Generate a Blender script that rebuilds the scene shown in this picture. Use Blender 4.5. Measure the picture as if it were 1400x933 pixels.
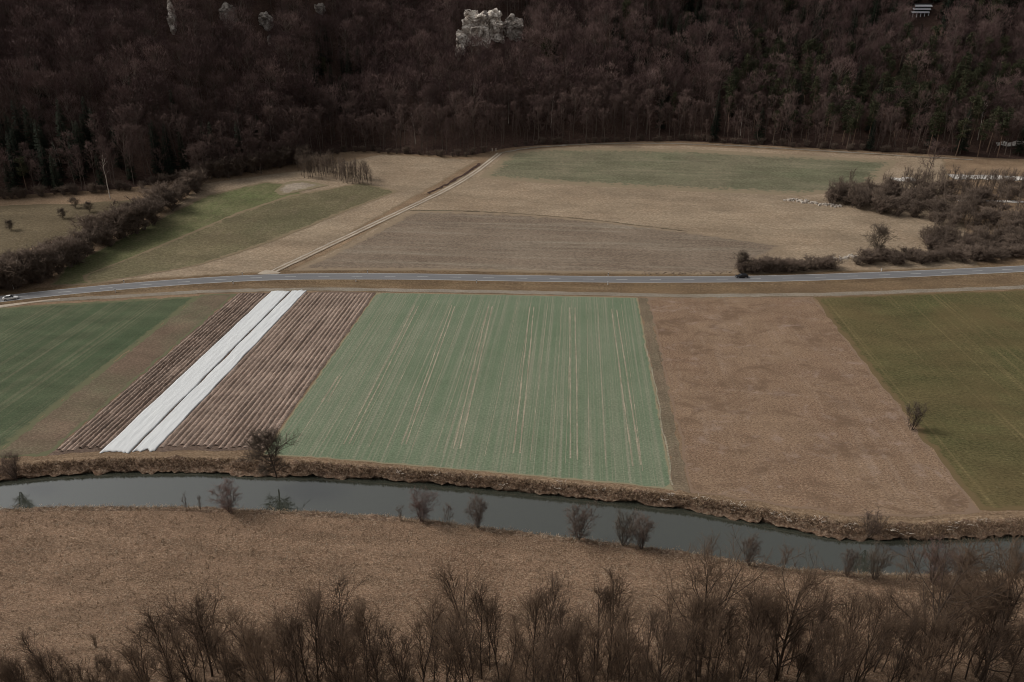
import bpy, math, random
import numpy as np
from mathutils import Vector, Matrix

for o in list(bpy.data.objects):
    bpy.data.objects.remove(o)
scene = bpy.context.scene
col = scene.collection
R = math.radians

# ---------------------------------------------------------------- camera
CAM_H = 92.0
LENS = 26.0
F = LENS / 36.0 * 1400.0
PITCH = math.atan(466.5 / F)          # horizon lies on the top edge of the frame
YAW = R(4.9)
cam_d = bpy.data.cameras.new('camera')
cam_d.lens = LENS; cam_d.sensor_width = 36.0
cam_d.clip_start = 1.0; cam_d.clip_end = 4000.0
cam = bpy.data.objects.new('camera', cam_d); col.objects.link(cam)
cam.location = (0, 0, CAM_H)
cam.rotation_euler = (math.pi / 2 - PITCH, 0, YAW)
scene.camera = cam

# ---------------------------------------------------------------- sky, sun, exposure
SUN_EL = R(42); SUN_DIR = Vector((-0.95, 0.10, 0)).normalized() * math.cos(SUN_EL) + Vector((0, 0, math.sin(SUN_EL)))
world = bpy.data.worlds.new('World'); scene.world = world
world.use_nodes = True
wn = world.node_tree; wn.nodes.clear()
sky = wn.nodes.new('ShaderNodeTexSky'); sky.sky_type = 'NISHITA'; sky.sun_disc = False
sky.sun_elevation = SUN_EL; sky.sun_rotation = math.atan2(SUN_DIR.x, SUN_DIR.y)
sky.air_density = 1.0; sky.dust_density = 4.0; sky.ozone_density = 1.0
hs = wn.nodes.new('ShaderNodeHueSaturation'); hs.inputs['Saturation'].default_value = 0.07
bg = wn.nodes.new('ShaderNodeBackground'); bg.inputs['Strength'].default_value = 0.075
wo = wn.nodes.new('ShaderNodeOutputWorld')
wn.links.new(sky.outputs[0], hs.inputs['Color']); wn.links.new(hs.outputs[0], bg.inputs[0]); wn.links.new(bg.outputs[0], wo.inputs[0])
sl = bpy.data.lights.new('sun', 'SUN'); sl.energy = 1.5; sl.angle = R(15); sl.color = (1.0, 0.93, 0.84)
so = bpy.data.objects.new('sun', sl); col.objects.link(so)
so.rotation_euler = SUN_DIR.to_track_quat('Z', 'Y').to_euler(); so.location = (-150, 60, 300)
vs = scene.view_settings
vs.view_transform = 'Standard'; vs.look = 'None'; vs.gamma = 1.0; vs.use_curve_mapping = False
vs.exposure = 0.48
scene.render.engine = 'CYCLES'
scene.cycles.pixel_filter_type = 'BLACKMAN_HARRIS'; scene.cycles.filter_width = 1.0

# ---------------------------------------------------------------- picture <-> place
ca, sa = math.cos(YAW), math.sin(YAW); ct, st = math.cos(PITCH), math.sin(PITCH)
FW = np.array([-sa * ct, ca * ct, -st]); RT = np.array([ca, sa, 0.0]); UP = np.cross(RT, FW)
C0 = np.array([0, 0, CAM_H])
def ray(px, py):
    d = FW * F + RT * (px - 700.0) - UP * (py - 466.5)
    return d / np.linalg.norm(d)
def plane(px, py, z=0.0):
    d = ray(px, py); t = (z - CAM_H) / d[2]
    return C0 + d * t
def proj(P):
    v = np.asarray(P, float) - C0
    z = v @ FW
    return 700 + F * (v @ RT) / z, 466.5 - F * (v @ UP) / z
def flatline(pts, z=0.0):
    q = np.array([plane(x, y, z)[:2] for x, y in pts])
    q = q[np.argsort(q[:, 0])]
    return q
WATER = -1.9
far_top = flatline([(-60, 640), (0, 637), (60, 633), (130, 629), (230, 628), (330, 629), (430, 634), (560, 645), (700, 657), (850, 671), (920, 679), (1000, 690), (1100, 706), (1160, 715), (1250, 719), (1330, 713), (1400, 709), (1480, 704)])
far_wat = flatline([(-60, 668), (0, 662), (60, 655), (150, 650), (270, 649), (340, 654), (440, 656), (560, 663), (700, 676), (850, 691), (950, 702), (1050, 722), (1150, 741), (1250, 743), (1320, 740), (1400, 738), (1480, 736)], WATER)
near_wat = flatline([(-60, 706), (0, 702), (100, 698), (250, 698), (420, 705), (560, 713), (640, 723), (760, 738), (870, 751), (940, 761), (1050, 779), (1150, 788), (1230, 790), (1300, 790), (1400, 786), (1480, 782)], WATER)
road_c = flatline([(-120, 426), (-60, 419), (0, 411), (60, 404), (170, 393.5), (300, 384), (400, 380), (550, 380), (700, 382.5), (850, 384.5), (1000, 384), (1100, 382), (1250, 376.5), (1400, 369.5), (1480, 365), (1600, 358)])
def fi(line):
    return lambda X: np.interp(X, line[:, 0], line[:, 1])
Yt, Yw, Yn, Yr = fi(far_top), fi(far_wat), fi(near_wat), fi(road_c)
def sp(x, w):
    return w * np.logaddexp(0, np.asarray(x, float) / w)
RAMP = 0.105
def h1(X, Y):                          # flat valley floor, meadows rising beyond the road, near slope under the camera
    return RAMP * sp(Y - Yr(X) - 26, 9.0) + 0.55 * sp(82 - Y, 6.0)
def march(px, py, hf):
    d = ray(px, py); t0 = 60.0; t = 60.0
    while t < 1500:
        P = C0 + d * t
        if P[2] < hf(P[0], P[1]): break
        t0 = t; t += 3.0
    a, b = t0, t
    for _ in range(24):
        m = (a + b) / 2; P = C0 + d * m
        if P[2] < hf(P[0], P[1]): b = m
        else: a = m
    return C0 + d * b
foot_px = [(-200, 292), (-100, 280), (0, 270), (60, 266), (170, 260), (230, 250), (290, 241), (350, 236), (415, 219), (470, 208), (500, 207), (580, 213), (645, 215), (665, 209), (700, 202), (860, 195), (930, 194), (1100, 203), (1250, 211), (1400, 219), (1500, 222), (1620, 225)]
foot = np.array([march(x, y, h1)[:2] for x, y in foot_px]); foot = foot[np.argsort(foot[:, 0])]
_xs = np.arange(foot[0, 0], foot[-1, 0], 4.0)
_ys = np.interp(_xs, foot[:, 0], foot[:, 1])
_k = np.exp(-np.linspace(-2, 2, 9) ** 2); _k /= _k.sum()
_ysm = np.convolve(np.pad(_ys, 4, mode='edge'), _k, mode='valid')
def Yf(X): return np.interp(X, _xs, _ysm)
def hillbump(X, Y):
    return 5.0 * np.sin(X * 0.021 + 1.0) + 3.5 * np.sin(X * 0.043 + Y * 0.02 + 2.0) + 2.0 * np.sin(X * 0.09 - Y * 0.05)
def h(X, Y):
    d = Y - Yf(X)
    up = 0.56 * sp(d - 9, 5.0)
    f = np.clip((d - 10) / 50, 0, 1)
    return h1(X, Y) + np.minimum(up, 175) + f * hillbump(X, Y)
def at(px, py): return march(px, py, h)
def gz(x, y): return float(h(x, y))

# ---------------------------------------------------------------- helpers
rng = np.random.default_rng(7); rnd = random.Random(7)
def tag(o, label=None, cat=None, group=None, kind=None):
    if label: o['label'] = label
    if cat: o['category'] = cat
    if group: o['group'] = group
    if kind: o['kind'] = kind
    return o
def mesh(name, verts, faces, mats=(), smooth=False, midx=None):
    m = bpy.data.meshes.new(name)
    if isinstance(faces, np.ndarray):
        nf, k = faces.shape
        v = np.asarray(verts, np.float32)
        m.vertices.add(len(v)); m.vertices.foreach_set('co', v.ravel())
        m.loops.add(nf * k); m.loops.foreach_set('vertex_index', faces.astype(np.int32).ravel())
        m.polygons.add(nf); m.polygons.foreach_set('loop_start', np.arange(0, nf * k, k, dtype=np.int32))
        m.polygons.foreach_set('loop_total', np.full(nf, k, np.int32))
        m.update(calc_edges=True)
    else:
        m.from_pydata([tuple(map(float, v)) for v in verts], [], faces); m.update()
    for mt in mats: m.materials.append(mt)
    if midx is not None: m.polygons.foreach_set('material_index', np.asarray(midx, np.int32))
    if smooth: m.polygons.foreach_set('use_smooth', np.ones(len(m.polygons), bool))
    return m
def obj(name, me, parent=None, loc=None):
    o = bpy.data.objects.new(name, me); col.objects.link(o)
    if parent is not None: o.parent = parent
    if loc is not None: o.location = loc
    return o
def empty(name, loc=(0, 0, 0), rz=0, s=1):
    o = bpy.data.objects.new(name, None); col.objects.link(o)
    o.location = loc; o.rotation_euler = (0, 0, rz); o.scale = (s, s, s) if not hasattr(s, '__len__') else s
    o.empty_display_size = 0.3
    return o
def grid_faces(nr, nc):
    a = (np.arange(nr - 1)[:, None] * nc + np.arange(nc - 1)[None]).ravel()
    return np.stack([a, a + 1, a + nc + 1, a + nc], 1)
class MB:
    def __init__(s): s.v = []; s.f = []; s.m = []
    def box(s, c, sz, rz=0.0, mi=0, taper=1.0):
        b = len(s.v); cr, sr = math.cos(rz), math.sin(rz)
        for dz in (-.5, .5):
            k = taper if dz > 0 else 1
            for dx, dy in ((-.5, -.5), (.5, -.5), (.5, .5), (-.5, .5)):
                x, y = dx * sz[0] * k, dy * sz[1] * k
                s.v.append((c[0] + x * cr - y * sr, c[1] + x * sr + y * cr, c[2] + dz * sz[2]))
        for f in ((3, 2, 1, 0), (4, 5, 6, 7), (0, 1, 5, 4), (1, 2, 6, 5), (2, 3, 7, 6), (3, 0, 4, 7)):
            s.f.append(tuple(b + i for i in f)); s.m.append(mi)
    def cyl(s, p0, p1, r0, r1, n=8, mi=0):
        p0, p1 = Vector(p0), Vector(p1); d = (p1 - p0).normalized()
        a = d.orthogonal().normalized(); c = d.cross(a); b = len(s.v)
        for p, r in ((p0, r0), (p1, r1)):
            for i in range(n):
                t = 2 * math.pi * i / n
                s.v.append(tuple(p + (a * math.cos(t) + c * math.sin(t)) * r))
        for i in range(n):
            j = (i + 1) % n; s.f.append((b + i, b + j, b + n + j, b + n + i)); s.m.append(mi)
        s.f.append(tuple(b + i for i in reversed(range(n)))); s.m.append(mi)
        s.f.append(tuple(b + n + i for i in range(n))); s.m.append(mi)
    def build(s, name, mats, parent=None, smooth=False, loc=None):
        if not isinstance(mats, (list, tuple)): mats = [mats]
        return obj(name, mesh(name, s.v, s.f, mats, smooth, s.m), parent, loc)

# ---------------------------------------------------------------- materials
class NT:
    def __init__(s, name):
        s.mat = bpy.data.materials.new(name); s.mat.use_nodes = True
        s.t = s.mat.node_tree; s.t.nodes.clear()
        s.out = s.n('ShaderNodeOutputMaterial')
    def n(s, typ, **kw):
        nd = s.t.nodes.new(typ)
        for k, v in kw.items(): setattr(nd, k, v)
        return nd
    def l(s, a, b): s.t.links.new(a, b)
    def noise(s, vec, scale, detail=4, rough=.6, dist=0):
        nd = s.n('ShaderNodeTexNoise'); nd.inputs['Scale'].default_value = scale
        nd.inputs['Detail'].default_value = detail; nd.inputs['Roughness'].default_value = rough; nd.inputs['Distortion'].default_value = dist
        if vec is not None: s.l(vec, nd.inputs['Vector'])
        return nd.outputs['Fac']
    def pos(s, sc=(1, 1, 1), rot=(0, 0, 0)):
        g = s.n('ShaderNodeNewGeometry'); m = s.n('ShaderNodeMapping')
        m.inputs['Scale'].default_value = sc; m.inputs['Rotation'].default_value = rot
        s.l(g.outputs['Position'], m.inputs['Vector']); return m.outputs[0]
    def ramp(s, fac, stops):
        r = s.n('ShaderNodeValToRGB'); e = r.color_ramp.elements
        while len(e) < len(stops): e.new(0.5)
        for i, (p, c) in enumerate(stops):
            e[i].position = p; e[i].color = c if len(c) == 4 else (*c, 1)
        s.l(fac, r.inputs[0]); return r.outputs[0]
    def mr(s, v, a, b, c=0., d=1.):
        m = s.n('ShaderNodeMapRange'); m.inputs[1].default_value = a; m.inputs[2].default_value = b; m.inputs[3].default_value = c; m.inputs[4].default_value = d
        s.l(v, m.inputs[0]); return m.outputs[0]
    def mix(s, fac, a, b, typ='MIX'):
        m = s.n('ShaderNodeMix', data_type='RGBA', blend_type=typ, clamp_factor=True)
        for x, i in ((fac, 0), (a, 6), (b, 7)):
            if hasattr(x, 'is_linked'): s.l(x, m.inputs[i])
            elif i == 0: m.inputs[0].default_value = x
            else: m.inputs[i].default_value = (*x, 1)
        return m.outputs[2]
    def math(s, op, a, b=0.0):
        m = s.n('ShaderNodeMath', operation=op)
        for i, x in enumerate((a, b)):
            if hasattr(x, 'is_linked'): s.l(x, m.inputs[i])
            else: m.inputs[i].default_value = x
        return m.outputs[0]
    def finish(s, colr, rough=.95, spec=.1, bump=None, bs=.3, bd=.1):
        p = s.n('ShaderNodeBsdfPrincipled')
        if hasattr(colr, 'is_linked'): s.l(colr, p.inputs['Base Color'])
        else: p.inputs['Base Color'].default_value = (*colr, 1)
        p.inputs['Roughness'].default_value = rough; p.inputs['Specular IOR Level'].default_value = spec
        if bump is not None:
            b = s.n('ShaderNodeBump'); b.inputs['Strength'].default_value = bs; b.inputs['Distance'].default_value = bd
            s.l(bump, b.inputs['Height']); s.l(b.outputs[0], p.inputs['Normal'])
        s.l(p.outputs[0], s.out.inputs[0]); s.p = p
        return s.mat

def field_mat(name, base, alt, speck, streak=None, patch=0.03, patch_amt=(.35, .65), streak_col=None, streak_w=(.5, .65), streak_amt=.6, fine=1.2, edge_col=None, edge_w=2.0, bump=.5, extra=None, fine_amt=.5, rot=0.0, bd=.25, grain=.34, cloud=1.0):
    """streak = (scale along world X, scale along world Y) of the drilling or mowing lines"""
    t = NT(name); fine *= 1.5; grain *= .72
    P = t.pos()
    pt = t.noise(P, patch, 5, .6, .5)
    c = t.mix(t.mr(pt, *patch_amt), base, alt)
    if streak:
        S = t.pos((streak[0], streak[1], 1), (0, 0, rot))
        sn = t.noise(S, 1.0, 3, .6)
        S2 = t.pos((streak[0] * .27, streak[1] * .27, 1), (0, 0, rot)); sn2 = t.noise(S2, 1.0, 3, .6)
        sn = t.math('ADD', t.math('MULTIPLY', sn, .6), t.math('MULTIPLY', sn2, .4))
        f = t.math('MULTIPLY', t.mr(sn, *streak_w), streak_amt)
        c = t.mix(f, c, streak_col)
    fn = t.noise(P, fine, 4, .7)
    c = t.mix(t.math('MULTIPLY', t.mr(fn, .46, .62), fine_amt), c, speck)
    fn2 = t.noise(t.pos((.8, 1.5, 1)), fine * .7, 4, .75)
    fn3 = t.noise(t.pos((.45, 1.0, 1)), fine * .055, 5, .6)
    dk = t.math('MULTIPLY', t.mr(fn2, .40, .61, 1 - grain, 1 + grain * .75), t.mr(fn3, .33, .67, 1 - .2 * cloud, 1 + .15 * cloud))
    mul = t.n('ShaderNodeMix', data_type='RGBA', blend_type='MULTIPLY'); mul.inputs[0].default_value = 1
    t.l(c, mul.inputs[6]); cmb = t.n('ShaderNodeCombineColor'); [t.l(dk, cmb.inputs[i]) for i in range(3)]; t.l(cmb.outputs[0], mul.inputs[7])
    c = mul.outputs[2]
    if extra: c = extra(t, c)
    if edge_col:
        at_ = t.n('ShaderNodeAttribute', attribute_name='edge')
        en = t.noise(P, .35, 4, .7)
        thr = t.math('MULTIPLY', t.mr(en, .25, .75), edge_w)
        e = t.mr(t.math('SUBTRACT', at_.outputs['Fac'], thr), -.1 * edge_w, .25 * edge_w)
        c = t.mix(e, edge_col, c)
    return t.finish(c, .95, .08, fn, bump * .35, bd)

TAN = (.215, .152, .098); BROWN = (.165, .108, .074)
M = {}
M['ground'] = field_mat('dry_meadow_ground', (.22, .150, .095), (.17, .112, .07), (.32, .24, .165), (.05, .5), .045, streak_col=(.13, .085, .055), streak_w=(.45, .75), fine=1.5, fine_amt=.6, bump=.8)
M['near_meadow'] = field_mat('near_meadow_grass', (.19, .122, .080), (.148, .090, .058), (.33, .24, .17), (.12, .7), .04, streak_col=(.11, .07, .044), streak_w=(.44, .62), streak_amt=.7, fine=2.6, fine_amt=.7, bump=1.0, grain=.5)
M['bank'] = field_mat('river_bank_dead_grass', (.17, .108, .072), (.095, .060, .042), (.31, .235, .17), None, .35, fine=1.5, fine_amt=.75, bump=1.0, grain=.5)
M['crop'] = field_mat('winter_wheat', (.118, .158, .098), (.145, .178, .118), (.20, .22, .155), (2.2, .012), .04, streak_col=(.245, .235, .175), streak_w=(.47, .63), streak_amt=.75, fine=2.0, fine_amt=.3, grain=.34, cloud=.25, edge_col=(.23, .20, .13), edge_w=.8, bump=.4)
M['crop_left'] = field_mat('winter_crop_left', (.055, .080, .043), (.077, .095, .054), (.115, .12, .075), (1.3, .010), .03, streak_col=(.15, .14, .092), streak_w=(.48, .66), streak_amt=.7, fine=2.0, fine_amt=.3, edge_col=(.12, .12, .07), edge_w=2.5, bump=.4)
M['mixed'] = field_mat('thin_crop_on_brown_soil', (.15, .105, .075), (.12, .125, .075), (.20, .15, .11), (1.5, .03), .03, streak_col=(.10, .075, .055), streak_w=(.45, .7), fine=1.5, edge_col=(.12, .12, .07), edge_w=1.5)
M['soil'] = field_mat('ploughed_soil', (.14, .098, .077), (.115, .08, .062), (.22, .165, .13), None, .08, fine=1.5, fine_amt=.6, bump=1.0)
M['ridge'] = field_mat('ridge_soil', (.27, .20, .16), (.21, .150, .118), (.40, .32, .27), (.6, .1), .06, streak_col=(.15, .105, .08), streak_w=(.52, .7), fine=1.6, fine_amt=.6, bump=1.0)
def stubble_extra(t, c):
    P = t.pos((1, 1.4, 1)); a = t.noise(P, .09, 5, .65, .6)
    c = t.mix(t.mr(a, .50, .66, 0, .8), c, (.130, .085, .056))
    b = t.noise(P, .13, 6, .75, .4)
    return t.mix(t.mr(b, .55, .70, 0, .6), c, (.31, .235, .20))
M['stubble'] = field_mat('stubble_field', (.212, .142, .094), (.17, .106, .070), (.32, .235, .165), (.5, .04), .03, streak_col=(.27, .20, .155), streak_w=(.52, .68), streak_amt=.5, fine=2.0, fine_amt=.6, edge_col=(.20, .14, .10), edge_w=1.0, extra=stubble_extra, bump=.8, grain=.5, cloud=.5)
M['strip'] = field_mat('weedy_strip', (.165, .125, .085), (.14, .12, .08), (.26, .2, .15), (1.0, .05), .06, streak_col=(.10, .07, .05), fine=1.6, bump=.8)
def pasture_extra(t, c):
    a = t.noise(t.pos((.7, 1, 1)), .035, 5, .65, .6); c = t.mix(t.mr(a, .48, .70, 0, .55), c, (.115, .082, .040))
    b = t.noise(t.pos((1, 1, 1)), 1.1, 2, .5); return t.mix(t.mr(b, .70, .76, 0, .5), c, (.25, .22, .14))
M['right_green'] = field_mat('right_pasture', (.080, .078, .034), (.105, .084, .040), (.14, .115, .057), (.8, .008), .035, streak_col=(.18, .14, .07), streak_w=(.52, .64), streak_amt=.7, fine=1.4, fine_amt=.4, edge_col=(.135, .098, .052), edge_w=2.4, bump=.8, extra=pasture_extra, grain=.42)
M['up_green'] = field_mat('upper_green_meadow', (.112, .115, .070), (.160, .142, .095), (.22, .20, .14), (.02, .35), .03, streak_col=(.23, .20, .14), streak_w=(.5, .72), fine=1.0, fine_amt=.4, edge_col=(.225, .178, .120), edge_w=9.0)
M['up_grey'] = field_mat('upper_grey_field', (.190, .147, .110), (.155, .116, .086), (.245, .198, .155), (.02, .4), .03, streak_col=(.255, .222, .172), streak_w=(.50, .66), streak_amt=.7, fine=1.0, edge_col=(.235, .18, .125), edge_w=4.0, cloud=.5)
M['up_tan'] = field_mat('upper_tan_meadow', (.275, .212, .148), (.245, .180, .122), (.34, .275, .205), (.04, .35), .03, streak_col=(.165, .12, .08), streak_w=(.52, .75), fine=1.0, edge_col=(.20, .15, .10), edge_w=2.0)
M['left_green'] = field_mat('left_green_meadow', (.105, .120, .052), (.145, .135, .070), (.19, .165, .10), (.25, .03), .03, streak_col=(.2, .165, .1), streak_w=(.5, .72), fine=1.0, edge_col=(.20, .155, .10), edge_w=2.5, rot=R(-38))
M['left_olive'] = field_mat('left_olive_meadow', (.115, .105, .058), (.145, .12, .07), (.2, .17, .11), (.3, .03), .03, streak_col=(.19, .15, .1), streak_w=(.5, .72), fine=1.0, edge_col=(.20, .155, .10), edge_w=2.5, rot=R(-42))
M['verge'] = field_mat('verge_grass', (.155, .105, .06), (.12, .08, .048), (.24, .175, .115), (.06, .5), .06, streak_col=(.2, .15, .095), fine=1.4, bump=.8)
M['orchard'] = field_mat('orchard_meadow', (.115, .09, .055), (.095, .073, .043), (.17, .135, .09), (.05, .3), .03, streak_col=(.25, .205, .15), streak_w=(.62, .75), fine=1.0, edge_col=(.115, .09, .055), edge_w=4)  # lens vignette darkening is put into this meadow's colour
M['litter'] = field_mat('forest_floor', (.07, .043, .033), (.05, .03, .025), (.11, .075, .06), None, .06, fine=.8)
M['gravel'] = field_mat('gravel_track', (.40, .34, .27), (.34, .28, .22), (.5, .44, .37), None, .2, fine=2.5, bump=.3, grain=.2)
M['pale_gravel'] = field_mat('pale_gravel', (.62, .59, .55), (.5, .46, .42), (.7, .68, .65), None, .15, fine=1.2, bump=.3)
M['up_track'] = field_mat('track_verge', (.26, .20, .14), (.22, .165, .115), (.33, .27, .2), None, .1, fine=1.5)
M['rut'] = field_mat('pale_gravel_rut', (.40, .345, .28), (.34, .29, .235), (.47, .41, .35), None, .2, fine=2.5, bump=.3, grain=.2)
M['bare'] = field_mat('bare_soil_patch', (.33, .28, .22), (.27, .22, .17), (.4, .34, .28), None, .1, fine=1.5, edge_col=(.20, .165, .105), edge_w=5.0)
M['farm_track'] = field_mat('farm_track', (.235, .205, .165), (.2, .165, .125), (.3, .27, .23), (.03, 1.2), .06, streak_col=(.18, .14, .1), fine=2.0, bump=.3)
t = NT('asphalt'); c = t.mix(t.mr(t.noise(t.pos((.05, .8, 1)), 1, 4), .35, .7), (.130, .129, .134), (.165, .163, .166)); M['asphalt'] = t.finish(c, .8, .3, t.noise(t.pos(), 4, 4), .1, .02)
t = NT('road_paint'); c = t.mix(t.mr(t.noise(t.pos(), 1.5, 5), .4, .7), (.62, .62, .60), (.42, .42, .42)); M['paint'] = t.finish(c, .7, .3)
t = NT('fleece'); P = t.pos((.9, .06, 1)); nz = t.noise(P, 1.0, 5, .6); c = t.mix(t.mr(nz, .4, .75), (.60, .615, .62), (.54, .555, .565)); M['fleece'] = t.finish(c, .75, .25, t.noise(t.pos((1.6, .25, 1)), 1.0, 5), .6, .15)
t = NT('river_water'); nz = t.noise(t.pos((.5, 1.2, 1)), .8, 3); pp = t.finish((.036, .039, .030), .015, 1.0, nz, .005, .03); t.p.inputs['IOR'].default_value = 1.72; M['water'] = pp

def bark_mat(name, a, b, rand=.5, attr=None, rough=.9):
    t = NT(name)
    if attr:
        r = t.n('ShaderNodeAttribute', attribute_name=attr).outputs['Fac']
    else:
        r = t.n('ShaderNodeObjectInfo').outputs['Random']
    n = t.noise(t.n('ShaderNodeTexCoord').outputs['Object'], 1.3, 3)
    f = t.math('ADD', t.math('MULTIPLY', r, rand), t.math('MULTIPLY', n, 1 - rand))
    return t.finish(t.mix(f, a, b), rough, .15)
M['bark'] = bark_mat('grey_brown_bark', (.085, .066, .056), (.15, .118, .098))
M['twig'] = bark_mat('red_brown_twigs', (.072, .045, .041), (.130, .088, .077), .8)
M['twig_mass'] = bark_mat('hillside_twigs', (.062, .037, .036), (.190, .128, .115), .9, 'tint')
M['bark_mass'] = bark_mat('hillside_bark', (.085, .066, .056), (.19, .15, .125), .7, 'tint')
M['needle'] = bark_mat('dark_needles', (.013, .019, .014), (.03, .038, .022), .6)
M['pine_needle'] = bark_mat('pine_needles', (.028, .033, .018), (.055, .055, .028), .6)
M['pine_bark'] = bark_mat('pine_bark', (.13, .085, .06), (.20, .14, .105))
M['fore_bark'] = bark_mat('alder_bark', (.040, .029, .023), (.075, .055, .042))
M['fore_twig'] = bark_mat('alder_twigs', (.056, .038, .027), (.118, .078, .052), .85)
M['red_twig'] = bark_mat('reddish_shrub_twigs', (.115, .072, .062), (.155, .10, .085), .8)
M['shrub_twig'] = bark_mat('river_shrub_twigs', (.095, .068, .054), (.14, .10, .08), .8)
M['dark_twig'] = bark_mat('dark_tree_twigs', (.078, .060, .046), (.115, .090, .069), .8)
M['hedge_twig'] = bark_mat('hedge_twigs', (.098, .073, .058), (.18, .134, .105), .8)
M['sap_twig'] = bark_mat('sapling_twigs', (.11, .082, .063), (.17, .127, .098), .8)
M['birch'] = bark_mat('pale_bark', (.42, .37, .32), (.55, .5, .44))
M['dry'] = None
t = NT('dry_grass_blades'); r = t.n('ShaderNodeAttribute', attribute_name='tint').outputs['Fac']; M['dry'] = t.finish(t.ramp(r, [(0, (.10, .062, .04)), (.5, (.24, .165, .105)), (1, (.42, .34, .255))]), .9, .1)
t = NT('limestone'); Pp = t.pos((.8, .8, 1.2)); n1 = t.noise(Pp, .35, 7, .72, 1.0); n2 = t.noise(t.pos(), .11, 4, .6)
c = t.ramp(n1, [(.36, (.13, .105, .092)), (.47, (.44, .39, .34)), (.58, (.82, .76, .69))]); c = t.mix(t.mr(n2, .54, .66, 0, .75), c, (.13, .10, .09)); M['rock'] = t.finish(c, .9, .1, n1, .8, .5)
t = NT('grey_limestone'); Pp = t.pos((.8, .8, 1.2)); n1 = t.noise(Pp, .35, 7, .72, 1.0); n2 = t.noise(t.pos(), .11, 4, .6)
c = t.ramp(n1, [(.36, (.13, .105, .092)), (.47, (.25, .22, .195)), (.58, (.46, .42, .38))]); c = t.mix(t.mr(n2, .54, .66, 0, .75), c, (.13, .10, .09)); M['rock_dark'] = t.finish(c, .9, .1, n1, .8, .5)  # darker, greyer version of the limestone colours
def plain(name, c, rough=.6, spec=.3, metal=0):
    t = NT(name); m = t.finish(t.mix(t.mr(t.noise(t.n('ShaderNodeTexCoord').outputs['Object'], 3, 4), .3, .7), c, tuple(x * .88 for x in c)), rough, spec); t.p.inputs['Metallic'].default_value = metal; return m
M['white_paint'] = plain('white_car_paint', (.78, .78, .78), .3, .5); M['black_paint'] = plain('black_car_paint', (.012, .012, .015), .25, .5)
M['glass'] = plain('car_glass', (.02, .022, .025), .08, .5); M['tyre'] = plain('tyre_rubber', (.02, .02, .02), .9); M['rim'] = plain('wheel_rim', (.45, .45, .46), .35, .5, .8)
M['lamp_red'] = plain('tail_lamp', (.3, .01, .01), .3, .5); M['lamp_clear'] = plain('head_lamp', (.7, .7, .7), .15, .5)
M['post_white'] = plain('post_white', (.8, .8, .78), .6); M['post_black'] = plain('post_black', (.02, .02, .02), .6)
M['wood'] = plain('weathered_wood', (.20, .15, .11), .85); M['roof'] = plain('dark_roof', (.05, .04, .04), .8); M['wall_dark'] = plain('dark_timber_wall', (.07, .05, .042), .85); M['white_fascia'] = plain('white_fascia', (.82, .82, .85), .5)
M['stone'] = plain('pale_stone', (.42, .37, .32), .95, .1); M['pale_wood'] = plain('bleached_wood', (.5, .43, .36), .9, .1)

# ---------------------------------------------------------------- terrain
Xs = np.arange(-560, 601, 4.0)
rows = []
def lin(a, b, n): return [a + (b - a) * k for k in np.linspace(0, 1, n)]
yn, yw, yt, yr, yf = Yn(Xs), Yw(Xs), Yt(Xs), Yr(Xs), Yf(Xs)
yf2 = np.maximum(yf, yr + 40)
for Yv in lin(np.full_like(Xs, -140.0), yn - 2.2, 60): rows.append((Yv, None))
rows.append((yn - 1.2, -.25)); rows.append((yn + .3, -2.6)); rows.append(((yn + yw) / 2, -3.2)); rows.append((yw + 1.2, -3.2)); rows.append((yt + .9, -.6)); rows.append((yt + 1.6, None))
for Yv in lin(yt + 3, yr, 22): rows.append((Yv, None))
for Yv in lin(yr + 3, yf2, 50): rows.append((Yv, None))
for Yv in lin(yf2 + 4, yf2 + 320, 70): rows.append((Yv, None))
V = []
for Yv, z in rows:
    Z = h(Xs, Yv) if z is None else np.full_like(Xs, z)
    V.append(np.stack([Xs, Yv, Z], 1))
V = np.concatenate(V)
nr, nc = len(rows), len(Xs)
fc = grid_faces(nr, nc)
rowi = np.arange(nr - 1).repeat(nc - 1)
mi = np.where(rowi < 59, 1, np.where(rowi >= nr - 71, 2, 0))
g = obj('ground', mesh('ground', V, fc, [M['ground'], M['near_meadow'], M['litter']], True, mi))
tag(g, 'dry brown valley ground with meadow grass', kind='structure')

wx = np.arange(-560, 601, 4.0)
wv = np.concatenate([np.stack([wx, Yn(wx) - .6, np.full_like(wx, WATER)], 1), np.stack([wx, Yw(wx) + 2.2, np.full_like(wx, WATER)], 1)])
w = obj('river', mesh('river', wv, grid_faces(2, len(wx)), [M['water']])); tag(w, 'calm grey green river crossing the valley', kind='structure')

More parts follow.
